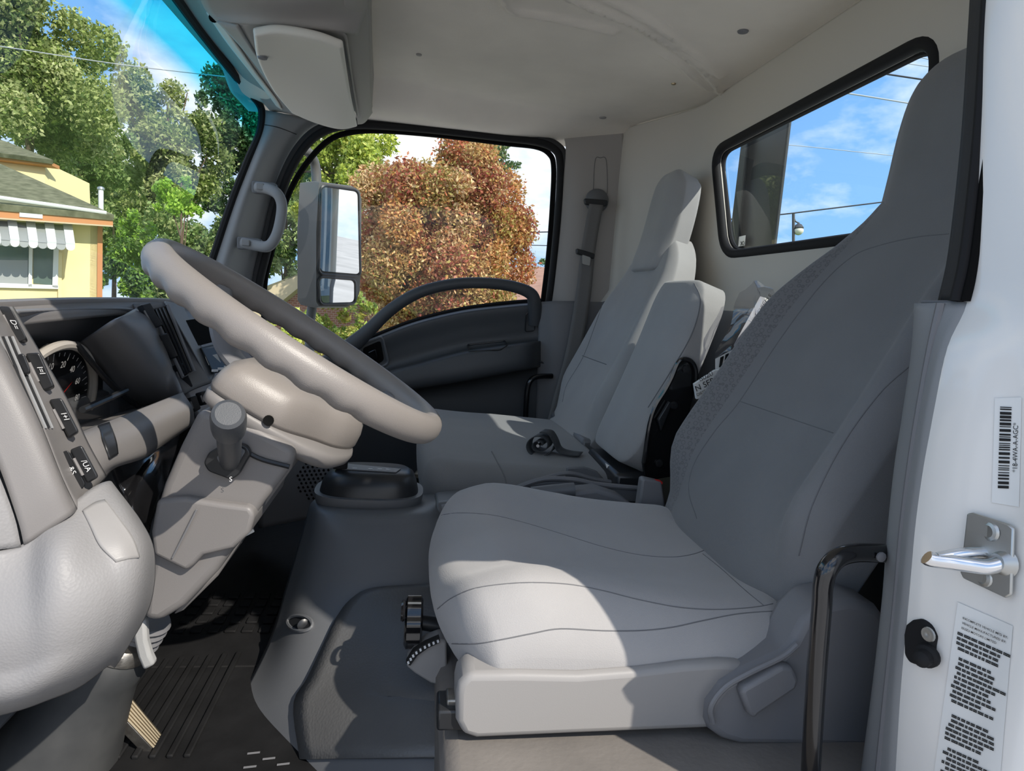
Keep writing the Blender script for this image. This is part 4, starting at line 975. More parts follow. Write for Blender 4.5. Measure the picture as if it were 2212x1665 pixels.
# console tail with speaker grille in front of the passenger side
gp_ = [PL([(560, 985, 1.12), (640, 975, 1.10), (700, 968, 1.08), (745, 962, 1.06)]), PL([(560, 1050, 1.14), (640, 1045, 1.10), (700, 1040, 1.07), (745, 1034, 1.05)]), PL([(560, 1140, 1.16), (640, 1125, 1.12), (700, 1112, 1.08), (745, 1104, 1.06)])]
sp_panel = patch('speaker_panel', gp_, 'plastic_mid', cons, nu=16, nv=16, solid=0.006)
bv = bvh_of(sp_panel); geo = []
for r_ in range(11):
    for c_ in range(9):
        u = 648 + c_ * 10 + (r_ % 2) * 5 - r_ * 1.0; v = 993 + r_ * 8.5 - c_ * .6
        if ((u - 688) / 46) ** 2 + ((v - 1036) / 48) ** 2 > 1: continue
        h = hit(bv, u, v, 0.0012)
        if h is not None: geo.append(lathe_geo(h, ray(u, v), [(0.0032, 0), (0.0032, 0.0006), (0.0005, 0.0008)], 8))
V, Fc = join_geo(geo); tag(mk('speaker_holes', V, Fc, 'black_matte', cons, smooth=False), kind='stuff')
prism('console_tail', PL([(940, 1085, .76), (1000, 1078, .80), (1400, 1060, .84), (1400, 1140, .78), (960, 1180, .72)]), (0.0, 0.1, -0.01), 'plastic_dark', cons, bevel=0.008)

# rubber floor mat with moulded ribs
mat = thing('floor_mat', 'black ribbed rubber mat in the driver footwell', 'mat', (-0.35, 0.6, 0.0))
abox('mat_sheet', (-0.68, 0.10, 0.0), (0.02, 0.62, 0.008), 'mat_rubber', mat, bevel=0.003)
abox('mat_sheet', (-0.68, 0.62, 0.0), (0.05, 1.70, 0.008), 'mat_rubber', mat, bevel=0.003)
for k in range(11):
    x = -0.50 + 0.022 * k
    abox('rib', (x, 0.40, 0.007), (x + 0.009, 0.62 + .004 * k, 0.013), 'mat_rubber', mat, bevel=0.002)
blk = None
for i in range(6):
    for j in range(5):
        c = Vector((-0.40 + 0.030 * i, 0.74 + 0.034 * j, 0.0095))
        abox('tread_block', c - Vector((.010, .011, .002)), c + Vector((.010, .011, .003)), 'mat_rubber', mat, bevel=0.0015)
for u, v in ((548, 1626), (581, 1638), (540, 1656), (612, 1650)):
    c = P(u, v, z=0.0095); box('light_dash', c, (0.008, 0.001, 0), (0, 0.0012, 0), (0, 0, 0.0006), 'plastic_mid', mat, smooth=False)
ped = thing('accelerator_pedal', 'ribbed metal accelerator pedal standing on the floor mat', 'pedal', P(340, 1610, z=0.012))
pa, pb, pc_, pdd = P(346, 1586, y=.435), P(330, 1616, y=.415), P(250, 1532, y=.415), P(268, 1490, y=.435)
nrm = (pb - pa).cross(pdd - pa).normalized()
if nrm.dot(CP - pa) < 0: nrm = -nrm
prism('pedal_plate', [pa, pb, pc_, pdd], -nrm * 0.006 + Vector((-0.004, 0.0, -0.012)), 'metal_worn', ped, bevel=0.0015)
for k in range(6):
    t = (k + .5) / 6
    tube('pedal_rib', [pa.lerp(pb, t) + nrm * .001, pdd.lerp(pc_, t) + nrm * .001], 0.0022, 'brass_worn', ped, seg=6)
prism('pedal_hinge', [pb + Vector((-.01, -.01, -.02)), pa + Vector((.012, 0, -.05)), pa + Vector((.012, .02, -.05)), pb + Vector((-.01, .02, -.02))], (0, 0, 0.012), 'plastic_black', ped)

# keys hanging at the far side of the column
key = thing('key_ring', 'brass key and white tag hanging below the steering column', 'key', P(520, 1160, y=.50))
tg = PL([(521, 1138, .48), (543, 1127, .48), (549, 1149, .48), (520, 1164, .48)])
tgo = prism('key_tag', tg, (0, 0.002, 0), 'paper', key)
text('tag_print', 'OK', P(529, 1150, y=.479), (1, 0, .35), (-.25, 0, 1), 0.007, 'ink', tgo)
kk = P(504, 1178, y=.49)
prism('key_blade', PL([(505, 1172, .49), (510, 1180, .49), (505, 1192, .49), (500, 1200, .49), (497, 1190, .49), (500, 1178, .49)]), (0, 0.002, 0), 'brass_worn', key)
tube('ring', [P(514, 1160, y=.485) + Vector((0.007 * cos(a), 0, 0.011 * sin(a))) for a in np.linspace(0, 2 * pi, 20, endpoint=False)], 0.001, 'chrome', key, seg=6, closed=True)

# ================================================================== BETWEEN THE SEATS
brake = thing('parking_brake', 'black parking brake lever lying between driver seat and bench', 'brake lever', P(1180, 1080, y=.72))
tube('lever_tube', PL([(975, 1092, .735), (1040, 1077, .735), (1150, 1068, .735), (1240, 1062, .735)]), [0.010] * 4, 'plastic_dark', brake, seg=12)
tube('grip', PL([(1148, 1067, .73), (1190, 1062, .73), (1240, 1057, .73)]), 0.014, 'plastic_dark', brake, seg=12, n=10)
cyl('release_button', P(955, 1098, y=.735), P(972, 1094, y=.735), 0.007, 'plastic_mid', brake)
bc = PL([(1150, 1078, .722), (1235, 1062, .722), (1290, 1056, .722), (1340, 1072, .722), (1375, 1098, .722), (1372, 1115, .722), (1280, 1118, .722), (1180, 1112, .722)])
prism('lever_boot', bc, (0, 0.045, 0), 'plastic_mid', brake, bevel=0.010, bseg=3)
tray = thing('cup_tray', 'dark plastic cup holder tray beside the bench cushion', 'tray', P(1250, 1060, y=.84))
tp = PL([(1082, 1070, .80), (1130, 1052, .80), (1160, 1042, .80), (1200, 1038, .80), (1250, 1042, .80), (1280, 1050, .80), (1330, 1052, .80), (1385, 1060, .80), (1385, 1085, .80), (1280, 1085, .80), (1100, 1085, .80)])
prism('tray_side', tp, (0, 0.012, 0), 'plastic_dark', tray, bevel=0.003)
tr_ = PL([(1095, 1064, .80), (1135, 1046, .80), (1180, 1034, .80), (1240, 1036, .80), (1290, 1046, .80), (1385, 1055, .80)])
tube('tray_rim', tr_, 0.0055, 'plastic_mid', tray, seg=8, n=30)
prism('tray_floor', [P(1110, 1075, y=.805), P(1385, 1078, y=.805), P(1385, 1060, y=.90), P(1130, 1050, y=.90)], (0, 0, -0.01), 'plastic_dark', tray)
tube('tray_rim', PL([(1150, 1040, .89), (1225, 1022, .89), (1290, 1036, .89), (1380, 1050, .89)]), 0.005, 'plastic_mid', tray, seg=8, n=20)
prism('tray_divider', PL([(1225, 1010, .89), (1262, 1008, .89), (1290, 1018, .89), (1305, 1035, .89), (1222, 1033, .89)]), (0, 0.01, 0), 'plastic_dark', tray, bevel=0.003)
buck = thing('seat_belt_buckle', 'grey seat belt buckle with red release beside driver backrest', 'buckle', P(1410, 1110, y=.70))
bb = PL([(1388, 1036, .70), (1394, 1034, .70), (1430, 1042, .70), (1440, 1108, .70), (1378, 1108, .70)])
prism('buckle_case', bb, (0, 0.025, 0), 'plastic_mid', buck, bevel=0.004)
prism('release_button', PL([(1394, 1033, .705), (1431, 1041, .705), (1431, 1046, .705), (1396, 1039, .705)]), (0, 0.014, 0), 'buckle_red', buck)
prism('document_sheet', PL([(1308, 1000, .93), (1345, 1025, .93), (1385, 1042, .90), (1380, 1048, .90), (1330, 1040, .92), (1315, 1025, .93)]), (0, 0.004, 0), 'paper', tray)
# rolled lap belt on the bench
roll = thing('rolled_lap_belt', 'rolled up grey lap belt lying on the bench cushion', 'seat belt', P(1165, 985, y=1.22))
_h = hit(bvh_of(pc), 1172, 984); c0 = _h + Vector((-.012, 0.0, 0.024))
sp = [c0 + Vector(((0.008 + 0.0022 * a) * cos(a), 0, (0.008 + 0.0022 * a) * sin(a) * .85)) for a in np.linspace(0, 4 * pi, 60)]
wv = (P(1205, 985, y=1.18) - P(1150, 970, y=1.24)); wv = Vector((0.022, 0.045, 0))
V, Fc = grid_geo([sp, [q + wv for q in sp]]); mk('webbing_roll', V, Fc, 'belt_dark', roll, solid=0.0018)
tl_ = [c0 + Vector((dx, 0, dz)) for dx, dz in ((0.0, 0.031), (0.02, 0.028), (0.034, 0.010), (0.046, -0.012), (0.07, -0.020), (0.10, -0.022))]
patch('belt_tail', [[q + wv * .02, q + wv * .5, q + wv] for q in tl_], 'belt_dark', roll, nu=4, nv=20, solid=0.002)
lathe('belt_end_bar', c0, (0.022, 0.045, 0), [(0.004, -.005), (0.004, 0.05)], 'chrome', roll, seg=8)

# passenger's shoulder belt
belt = thing('shoulder_belt', 'grey shoulder belt hanging down the passenger rear pillar', 'seat belt', P(1190, 930, y=1.80))
lathe('anchor_cover', P(1289, 434, y=1.84), (0, -1, 0), [(0.042, 0), (0.040, 0.012), (0.028, 0.022), (0.010, 0.026), (0.001, .026)], 'plastic_dark', belt, seg=24)
prism('anchor_loop', roundpoly(PL([(1262, 428, 1.80), (1314, 432, 1.80), (1312, 446, 1.80), (1264, 442, 1.80)]), 0.008), (0, 0.015, 0), 'plastic_black', belt, bevel=0.003)
w1 = [PL([(1273, 440, 1.80), (1303, 443, 1.80)]), PL([(1262, 500, 1.81), (1292, 502, 1.81)]), PL([(1254, 552, 1.81), (1284, 556, 1.81)]), PL([(1243, 640, 1.80), (1276, 640, 1.80)]), PL([(1224, 750, 1.79), (1258, 750, 1.79)]), PL([(1198, 850, 1.77), (1230, 850, 1.77)]), PL([(1174, 940, 1.75), (1208, 940, 1.75)])]
patch('webbing', w1, 'belt_web', belt, nu=4, nv=40, solid=0.003)
tong = prism('tongue_grip', roundpoly(PL([(1246, 536, 1.80), (1286, 548, 1.80), (1284, 560, 1.80), (1246, 548, 1.80)]), 0.006), (0, 0.02, 0), 'plastic_black', belt, bevel=0.003)
prism('tongue_plate', roundpoly(PL([(1258, 550, 1.795), (1276, 556, 1.795), (1274, 574, 1.795), (1258, 570, 1.795)]), 0.004), (0, 0.004, 0), 'zinc', tong)

bar = thing('grab_bar', 'black bent tube bar beside the driver seat at the door opening', 'grab bar', P(1750, 1690, y=.10))
tube('bar_tube', PL([(1930, 1196, .125), (1890, 1194, .118), (1845, 1194, .11), (1812, 1203, .105), (1788, 1228, .10), (1778, 1262, .10), (1775, 1310, .10), (1766, 1420, .10), (1757, 1560, .10), (1748, 1720, .10)]), 0.0095, 'black_gloss', bar, seg=14, n=60)
lathe('end_bolt', P(1902, 1202, y=.105), (0, -1, 0), [(0.005, 0), (0.005, 0.002), (0.002, .003)], 'plastic_mid', bar, seg=10)
bar2 = thing('grab_bar', 'black bent tube bar at the passenger door beside the bench', 'grab bar', P(1135, 930, y=1.80))
tube('bar_tube', PL([(1192, 812, 1.83), (1165, 813, 1.81), (1148, 820, 1.80), (1140, 838, 1.80), (1137, 870, 1.80), (1134, 930, 1.80)]), 0.010, 'black_gloss', bar2, seg=10, n=30)

# documents in a plastic bag behind the seats
docs = thing('document_bag', 'clear plastic bag of white vehicle papers behind the driver seat', 'papers', P(1600, 800, y=.80))
def sheet(name, pts, mat, par, th=0.002): return prism(name, PL(pts), (0.002, th, 0), mat, par)
s1 = sheet('leaflet', [(1642, 640, .80), (1672, 648, .80), (1625, 730, .80), (1590, 762, .80), (1585, 745, .80)], 'paper', docs)
dd = (P(1655, 650, y=.798) - P(1600, 745, y=.798)); 
text('leaflet_title', 'INCOMPLETE VEHICLE', P(1605, 748, y=.796), dd, Vector((-dd.z, 0, dd.x)), 0.0085, 'ink', s1)
s2 = sheet('manual', [(1500, 830, .77), (1545, 800, .77), (1590, 790, .77), (1560, 850, .77), (1505, 862, .77)], 'paper', docs, 0.012)
xd = P(1560, 808, y=.77) - P(1500, 838, y=.77)
for s, u, v, h in (('ISUZU', 1512, 824, .008), ('N SERIES', 1504, 846, .012), ('DIESEL', 1506, 856, .006)):
    text('manual_title', s, P(u, v, y=.767), xd, Vector((-xd.z, 0, xd.x)), h, 'ink', s2)
s3 = sheet('booklet', [(1545, 775, .79), (1600, 745, .79), (1608, 760, .79), (1570, 800, .79), (1545, 805, .79)], 'label_white', docs)
for k in range(4):
    u = 1556 + 11 * k; sheet('print_bar', [(u, 772 - 6 * k, .788), (u + 6, 769 - 6 * k, .788), (u + 2, 790 - 6 * k, .788), (u - 3, 793 - 6 * k, .788)], 'ink', s3, 0.0005)
bagp = [(1625, 612, .82), (1640, 607, .82), (1675, 640, .82), (1650, 700, .82), (1600, 770, .82), (1560, 800, .82), (1545, 775, .82), (1560, 740, .82), (1575, 700, .82), (1590, 650, .82)]
ring = PL(bagp); cen = sum(ring, Vector()) / len(ring)
rows = []
for k in range(7):
    t = k / 6; rows.append([cen.lerp(q, 1 - t * .95) + Vector((0, -0.05 * sin(t * pi / 2) + 0.008 * sin(7 * i + 5 * k), 0.004 * sin(3 * i + k * 4))) for i, q in enumerate(spline(ring, 30, True))])
V, Fc = loft_geo(rows, False); mk('plastic_bag', V, Fc, 'plastic_bag', docs)

# ================================================================== OVERHEAD
shelf = thing('overhead_shelf', 'grey overhead storage shelf above the windscreen', 'shelf', P(640, 120, y=1.3))
sh = [PL([(405, -80, .80), (440, 10, 1.05), (470, 45, 1.10)]), PL([(560, -80, .78), (560, 15, 1.0), (560, 52, 1.05)]), PL([(700, -80, .80), (705, 20, 1.0), (715, 65, 1.05)]), PL([(790, -80, .85), (792, 10, 1.02), (770, 75, 1.10)])]
patch('shelf_underside', sh, 'pillar_trim', shelf, nu=16, nv=20, solid=0.008)
sr = [PL([(792, -80, .83), (793, 10, 1.02), (796, 90, 1.25), (800, 180, 1.55), (803, 240, 1.78)]), PL([(768, -80, .80), (770, 10, 1.0), (766, 88, 1.22), (775, 180, 1.52), (786, 262, 1.78)]), PL([(745, -80, .82), (742, 20, 1.02), (748, 90, 1.22), (760, 180, 1.52), (772, 266, 1.78)])]
patch('shelf_lip', sr, 'pillar_trim', shelf, nu=24, nv=12, solid=0.01)
patch('shelf_back', [sr[0], [q + Vector((0.01, 0, 0.09)) for q in sr[0]]], 'pillar_trim', shelf, nu=24, nv=4, solid=0.006)
us_ = [PL([(470, 48, 1.08), (520, 60, 1.06), (560, 60, 1.05), (720, 75, 1.05), (748, 92, 1.08)]), PL([(520, 100, 1.30), (555, 130, 1.30), (590, 135, 1.30), (735, 150, 1.35), (760, 170, 1.4)]), PL([(590, 190, 1.60), (620, 210, 1.60), (660, 220, 1.6), (755, 240, 1.65), (775, 262, 1.7)])]
patch('visor_recess', [[q + Vector((0, 0, 0.012)) for q in r] for r in us_], 'pillar_trim', shelf, nu=20, nv=20, solid=0.006)
patch('shelf_front', [PL([(470, 45, 1.09), (530, 110, 1.32), (600, 200, 1.63), (640, 245, 1.78)]), PL([(515, 55, 1.07), (560, 125, 1.30), (625, 212, 1.61), (680, 256, 1.77)])], 'pillar_trim', shelf, nu=20, nv=6, solid=0.006)
cs_ = [q.copy() for q in (sh[0][0], sh[1][0], sh[2][0], sh[3][0])]
for q in cs_: q.y = 0.84
cs_ += [Vector((cs_[3].x + .01, 0.84, 1.27)), Vector((cs_[0].x, 0.84, 1.27))]
prism('shelf_box', cs_, (0, -0.80, 0), 'pillar_trim', shelf, bevel=0.012)
visor = thing('sun_visor', 'cream grey sun visor folded up under the overhead shelf', 'sun visor', P(650, 160, y=1.35))
vr = [[(545, 58, 1.03), (600, 51, 1.02), (680, 64, 1.02), (742, 86, 1.04)], [(556, 118, 1.23), (620, 115, 1.22), (690, 125, 1.24), (749, 140, 1.26)], [(590, 182, 1.45), (650, 190, 1.45), (710, 200, 1.47), (758, 205, 1.50)], [(632, 232, 1.63), (685, 255, 1.67), (735, 268, 1.69), (769, 262, 1.70)]]
vis = patch('visor_body', [PL(r) for r in vr], 'visor_vinyl', visor, nu=24, nv=24, solid=0.018, soff=1, bevel=0.006, ang=50)
bv = bvh_of(vis); h = hit(bv, 567, 123, 0.0)
if h is not None: lathe('visor_pivot', h + Vector((0, 0, -0.002)), (0, 0, -1), [(0.012, -0.004), (0.010, 0.002), (0.004, 0.004)], 'plastic_mid', visor, seg=14)
tube('visor_rod', PL([(560, 118, 1.22), (572, 145, 1.32)]), 0.005, 'plastic_black', visor, seg=8)
prism('shelf_bracket', PL([(796, 180, 1.62), (808, 185, 1.66), (806, 215, 1.72), (798, 225, 1.70)]), (0.01, 0.02, 0.01), 'black_matte', shelf)

gpp = PL([(556, 404, 1.79), (580, 408, 1.76), (600, 420, 1.74), (609, 445, 1.74), (604, 485, 1.74), (594, 515, 1.74), (578, 532, 1.75), (552, 530, 1.77), (524, 524, 1.79)])
V, Fc = tube_geo(spline(gpp, 60), 0.0175, 14, flat=(Vector((0.3, 1, 0)).normalized(), 0.75)); grab = mk('grab_handle', V, Fc, 'trim_grey', pillar); grab['label'] = 'grey grab handle with two screw covers'
for u, v in ((553, 403), (521, 524)):
    q = PL([(u - 10, v - 14, 1.785), (u + 44, v - 8, 1.785), (u + 44, v + 16, 1.785), (u - 10, v + 14, 1.785)])
    prism('mount', roundpoly(q, 0.01), (0, 0.02, 0), 'plastic_dark', grab, bevel=0.003)
    q = PL([(u - 1, v - 9, 1.755), (u + 18, v - 7, 1.755), (u + 18, v + 8, 1.755), (u - 1, v + 6, 1.755)])
    prism('screw_cover', roundpoly(q, 0.006), (0, 0.012, 0), 'trim_grey', grab, bevel=0.003)

# ================================================================== DOOR JAMB FITTINGS
JX = 0.4765
BJ = bvh_of(djamb)
def J(u, v, o=0.0):
    h = hit(BJ, u, v, o); return h if h is not None else P(u, v, x=JX - o)
strk = thing('door_striker', 'zinc plated door striker plate with two screws and latch loop', 'striker', J(2145, 1280))
pl_ = [J(*q, 0.003) for q in ((2098, 1108), (2110, 1106), (2192, 1132), (2203, 1142), (2198, 1285), (2185, 1292), (2090, 1248), (2084, 1235))]
prism('plate', pl_, (-0.003, 0, 0), 'zinc', strk, bevel=0.0012)
for u, v in ((2147, 1146), (2136, 1245)):
    c = J(u, v, 0.006); s_ = lathe('screw', c, (-1, 0, 0), [(0.0085, 0), (0.0075, 0.002), (0.005, 0.003), (0.0045, 0.0022), (0.001, 0.0022)], 'zinc', strk, seg=18)
lp = [J(2180, 1215, 0.004), J(2165, 1222, 0.016), J(2140, 1214, 0.024), J(2100, 1200, 0.034), J(2068, 1190, 0.042), J(2062, 1185, 0.044)]
tube('latch_loop', lp, 0.0062, 'chrome', strk, seg=12, n=24)
tube('latch_loop', [J(2075, 1188, .04), J(2105, 1186, .024), J(2130, 1190, .010), J(2140, 1195, .004)], 0.0045, 'chrome', strk, seg=10, n=16)
lathe('loop_boss', J(2178, 1215, 0.003), (-1, 0, 0), [(0.012, 0), (0.010, 0.004), (0.007, 0.008)], 'zinc', strk, seg=18)
swi = thing('door_light_switch', 'black rubber door light switch with plunger and screw', 'switch', J(2000, 1440))
so_ = [P(u, v, x=0.468) for u, v in ((1985, 1338), (2005, 1335), (2022, 1348), (2032, 1375), (2028, 1395), (2025, 1430), (2010, 1440), (1980, 1432), (1968, 1415), (1967, 1370), (1972, 1348))]
prism('base_pad', so_, (-0.008, 0, 0), 'rubber', swi, bevel=0.003)
lathe('screw', P(2006, 1370, x=0.459), (-1, -0.2, 0), [(0.0065, 0), (0.006, 0.0015), (0.003, 0.002), (0.001, 0.001)], 'zinc', swi, seg=16)
lathe('plunger', P(2004, 1415, x=0.460), (-0.9, -0.45, -0.05), [(0.0105, 0), (0.010, 0.004), (0.0075, 0.006), (0.007, 0.013), (0.004, 0.016), (0.001, 0.0165)], 'rubber', swi, seg=20)
bar_l = thing('barcode_label', 'white barcode sticker on the door jamb above the striker', 'sticker', J(2170, 1080))
def drape(a, b_, c, d_, nu, nv, off): return [[J(*[(a[k] * (1 - i / nu) + b_[k] * i / nu) * (1 - j / nv) + (d_[k] * (1 - i / nu) + c[k] * i / nu) * j / nv for k in (0, 1)], off) for i in range(nu + 1)] for j in range(nv + 1)]
V, Fc = grid_geo(drape((2150, 860), (2208, 858), (2203, 1095), (2143, 1085), 6, 14, .0008)); mk('label_sheet', V, Fc, 'label_white', bar_l)
geo = []; v = 878; rnd = random.Random(3)
while v < 1052:
    th = rnd.choice((2, 2, 3, 4, 6)); k = (v - 878) / 174
    u0, u1 = 2162 - 5 * k, 2187 - 6 * k
    geo.append(([J(u0, v, .0014), J(u1, v + 1, .0014), J(u1, v + th + 1, .0014), J(u0, v + th, .0014)], [(0, 1, 2, 3)])); v += th + rnd.choice((2, 2, 3, 4))
V, Fc = join_geo(geo); tag(mk('bars', V, Fc, 'ink', bar_l, smooth=False), kind='stuff')
yd = (J(2196, 990) - J(2198, 1010)); text('serial_number', '*18-4WA-A-AGC*', J(2200, 1020, .0014), (J(2202, 910) - J(2200, 1020)), (J(2185, 960) - J(2203, 960)), 0.0036, 'ink', bar_l)
cert = thing('certification_label', 'white printed certification sticker on the lower door jamb', 'sticker', J(2130, 1665))
V, Fc = grid_geo(drape((2070, 1300), (2190, 1352), (2155, 1760), (2012, 1720), 8, 20, .0008)); mk('label_sheet', V, Fc, 'label_white', cert)
def L_(x, y, off=.0016): return J(2076 - 46 * y + 112 * x - 4 * x * y, 1322 + 380 * y + 50 * x, off)      # x, y run 0..1 over the printed area
lines = ['INCOMPLETE VEHICLE MFD BY:', 'VEHICLE MANUFACTURED BY:', 'ISUZU MOTORS LIMITED']
for i, s in enumerate(lines):
    o_ = L_(0.06, .028 * (i + 1)); text('label_line', s, o_, L_(.9, .028 * (i + 1)) - o_, L_(.06, .028 * i) - o_, 0.0019, 'ink', cert, bold=True)
geo = []
for i in range(4, 38):
    if i in (8, 19, 20, 27): continue
    y = .027 * i; x = rnd.choice((0, 0, 0.04, 0.08)); xe = rnd.uniform(.62, .95)
    while x < xe:
        wd = rnd.uniform(.05, .13)
        for y0, y1 in ((0, .006), (.009, .015)):
            geo.append(([L_(x, y + y0), L_(x + wd, y + y0), L_(x + wd, y + y1), L_(x, y + y1)], [(0, 1, 2, 3)]))
        q = x
        while q < x + wd:
            geo.append(([L_(q, y), L_(q + .012, y), L_(q + .012, y + .016), L_(q, y + .016)], [(0, 1, 2, 3)])); q += .03
        x += wd + .02
V, Fc = join_geo(geo); tag(mk('fine_print', V, Fc, 'ink', cert, smooth=False), kind='stuff')

# ================================================================== OUTSIDE THE CAB
material('asphalt', (0.50, 0.475, 0.44), 0.9, 0.2, bump=0.3, bscale=3, var=0.15, vscale=0.6)
material('lawn', (0.12, 0.20, 0.05), 0.9, 0.1, bump=0.5, bscale=8, var=0.3, vscale=0.8)
material('stucco', (0.80, 0.68, 0.36), 0.9, 0.1, bump=0.4, bscale=14, var=0.06, vscale=2)
material('siding', (0.76, 0.64, 0.34), 0.8, 0.2)
material('orange_board', (0.50, 0.22, 0.09), 0.7, 0.3)
material('shingle', (0.15, 0.15, 0.10), 0.95, 0.1, bump=0.6, bscale=10, var=0.4, vscale=5)
material('white_trim', (0.72, 0.74, 0.72), 0.5, 0.3)
material('awning_white', (0.66, 0.70, 0.69), 0.45, 0.4)
material('awning_grey', (0.30, 0.32, 0.31), 0.45, 0.4)
material('window_dark', (0.10, 0.15, 0.12), 0.15, 0.5, var=0.3, vscale=1)
material('tan_board', (0.50, 0.42, 0.28), 0.8, 0.2)
material('roof_brown', (0.36, 0.22, 0.17), 0.9, 0.1, var=0.15, vscale=3)
material('bark', (0.14, 0.10, 0.075), 0.95, 0.1, bump=0.8, bscale=12, var=0.3, vscale=5)
material('body_black', (0.035, 0.038, 0.036), 0.35, 0.5, bump=0.05, bscale=20)
material('pole_metal', (0.06, 0.06, 0.06), 0.5, 0.4)
material('lamp_globe', (0.72, 0.68, 0.55), 0.3, 0.4)
material('wire', (0.05, 0.05, 0.055), 0.6, 0.3)
material('wire_pale', (0.45, 0.47, 0.48), 0.5, 0.3)
m = material('brick', (0.28, 0.12, 0.09), 0.9, 0.1)
t = m.node_tree; bk = N(t, 'ShaderNodeTexBrick'); bk.inputs['Scale'].default_value = 5; bk.inputs['Color1'].default_value = (0.26, 0.11, 0.085, 1); bk.inputs['Color2'].default_value = (0.33, 0.16, 0.12, 1); bk.inputs['Mortar'].default_value = (0.42, 0.36, 0.32, 1); bk.inputs['Mortar Size'].default_value = 0.02
tcn = N(t, 'ShaderNodeTexCoord'); mpn = N(t, 'ShaderNodeMapping'); mpn.inputs['Rotation'].default_value = (pi / 2, 0, 0); t.links.new(tcn.outputs['Object'], mpn.inputs[0]); t.links.new(mpn.outputs[0], bk.inputs['Vector'])
t.links.new(bk.outputs['Color'], t.nodes['Principled BSDF'].inputs['Base Color'])
def leafmat(name):
    m = bpy.data.materials.new(name); m.use_nodes = True; MAT[name] = m; t = m.node_tree; b = t.nodes['Principled BSDF']
    at = N(t, 'ShaderNodeAttribute', attribute_name='Col'); t.links.new(at.outputs['Color'], b.inputs['Base Color'])
    b.inputs['Roughness'].default_value = 0.5; b.inputs['Specular IOR Level'].default_value = 0.35
    tl = N(t, 'ShaderNodeBsdfTranslucent'); t.links.new(at.outputs['Color'], tl.inputs[0])
    mx = N(t, 'ShaderNodeMixShader'); mx.inputs[0].default_value = 0.35
    t.links.new(b.outputs[0], mx.inputs[1]); t.links.new(tl.outputs[0], mx.inputs[2]); t.links.new(mx.outputs[0], t.nodes['Material Output'].inputs[0])
leafmat('leaf')

GZ = -1.62
gr = mk('ground', [X(-90, -60, GZ), X(90, -60, GZ), X(90, 9, GZ), X(-90, 9, GZ)], [(0, 1, 2, 3)], 'asphalt', smooth=False); tag(gr, 'grey asphalt parking ground around the truck', 'ground', kind='structure')
gr2 = mk('lawn', [X(-120, 9, GZ), X(120, 9, GZ), X(120, 140, GZ), X(-120, 140, GZ)], [(0, 1, 2, 3)], 'lawn', smooth=False); tag(gr2, 'green lawn beyond the parking ground', 'lawn', kind='structure')

# ---------------- yellow house seen through the windscreen
dv = Vector((1, 0.7, 0)).normalized(); nv_ = Vector((0.7, -1, 0)).normalized()       # (right, forward) of the front wall and its outward normal
HC = Vector(((218 - IW / 2) / F * 14, 14, 0))
def HP(u, v, off=0.0):
    d = Vector(((u - IW / 2) / F, 1, -(v - IH / 2) / F)); p0 = HC + nv_ * off
    k = p0.dot(nv_) / d.dot(nv_); q = d * k; return X(q.x, q.y, q.z)
def xdir(v): return RIGHT * v.x + FWD * v.y
back = -xdir(nv_)
house = thing('yellow_house', 'yellow stucco house with orange trim and hipped roof', 'house', HP(150, 830))
prism('front_wall', [HP(-260, 400), HP(219, 480), HP(215, 1000), HP(-260, 1000)], back * 0.25, 'stucco', house)
prism('side_wall', [HP(219, 480), HP(219, 480) + back * 6, HP(215, 1000) + back * 6, HP(215, 1000)], xdir(dv) * -0.2, 'stucco', house)
prism('corner_board', [HP(211, 488, .03), HP(222, 489, .03), HP(219, 1000, .03), HP(206, 1000, .03)], back * 0.1, 'orange_board', house)
prism('pilaster', [HP(126, 545, .06), HP(134, 545, .06), HP(130, 1000, .06), HP(122, 1000, .06)], back * 0.1, 'stucco', house)
fas = prism('fascia', [HP(-260, 428, .45), HP(244, 472, .45), HP(244, 487, .45), HP(-260, 452, .45)], back * 0.06, 'orange_board', house)
prism('soffit', [HP(-260, 452, .45), HP(244, 487, .45), HP(219, 484, 0), HP(-260, 440, 0)], UP * -0.03, 'tan_board', house)
prism('pale_board', [HP(42, 452, .47), HP(92, 456, .47), HP(92, 472, .47), HP(42, 468, .47)], back * 0.02, 'white_trim', fas)
tube('gutter', [HP(-260, 395, .5), HP(0, 427, .5), HP(120, 444, .5), HP(230, 460, .5)], 0.04, 'white_trim', house, seg=8)
rf = mk('roof', [HP(-260, 425, .5), HP(246, 470, .5), XU(150, 425, 17), XU(0, 358, 18), XU(-200, 270, 19)], [(0, 1, 2, 3, 4)], 'shingle', house, smooth=False, solid=0.12)
for k in range(1, 8):
    t_ = k / 8
    a = HP(-260, 425, .5).lerp(XU(-200, 270, 19), t_); b_ = HP(246, 470, .5).lerp(XU(0, 358, 18), t_)
    tube('shingle_course', [a + UP * .03, a.lerp(b_, .5) + UP * .03, b_ + UP * .03], 0.022, 'shingle', rf, seg=5)
prism('upper_wall', [XU(-200, 300, 19), XU(97, 350, 19), XU(97, 410, 18.5), XU(-200, 400, 18.5)], FWD * 2, 'siding', house)
for k in range(6):
    tube('siding_board', [XU(-200, 336 + 9 * k, 18.97), XU(97, 357 + 7 * k, 18.97)], 0.018, 'siding', house, seg=5)
uf = prism('upper_fascia', [XU(-200, 310, 18.6), XU(113, 351, 18.6), XU(113, 358, 18.6), XU(-200, 322, 18.6)], FWD * 0.3, 'orange_board', house)
mk('upper_roof', [XU(-200, 308, 18.5), XU(115, 350, 18.5), XU(20, 312, 21), XU(-200, 240, 22)], [(0, 1, 2, 3)], 'shingle', house, smooth=False, solid=0.12)
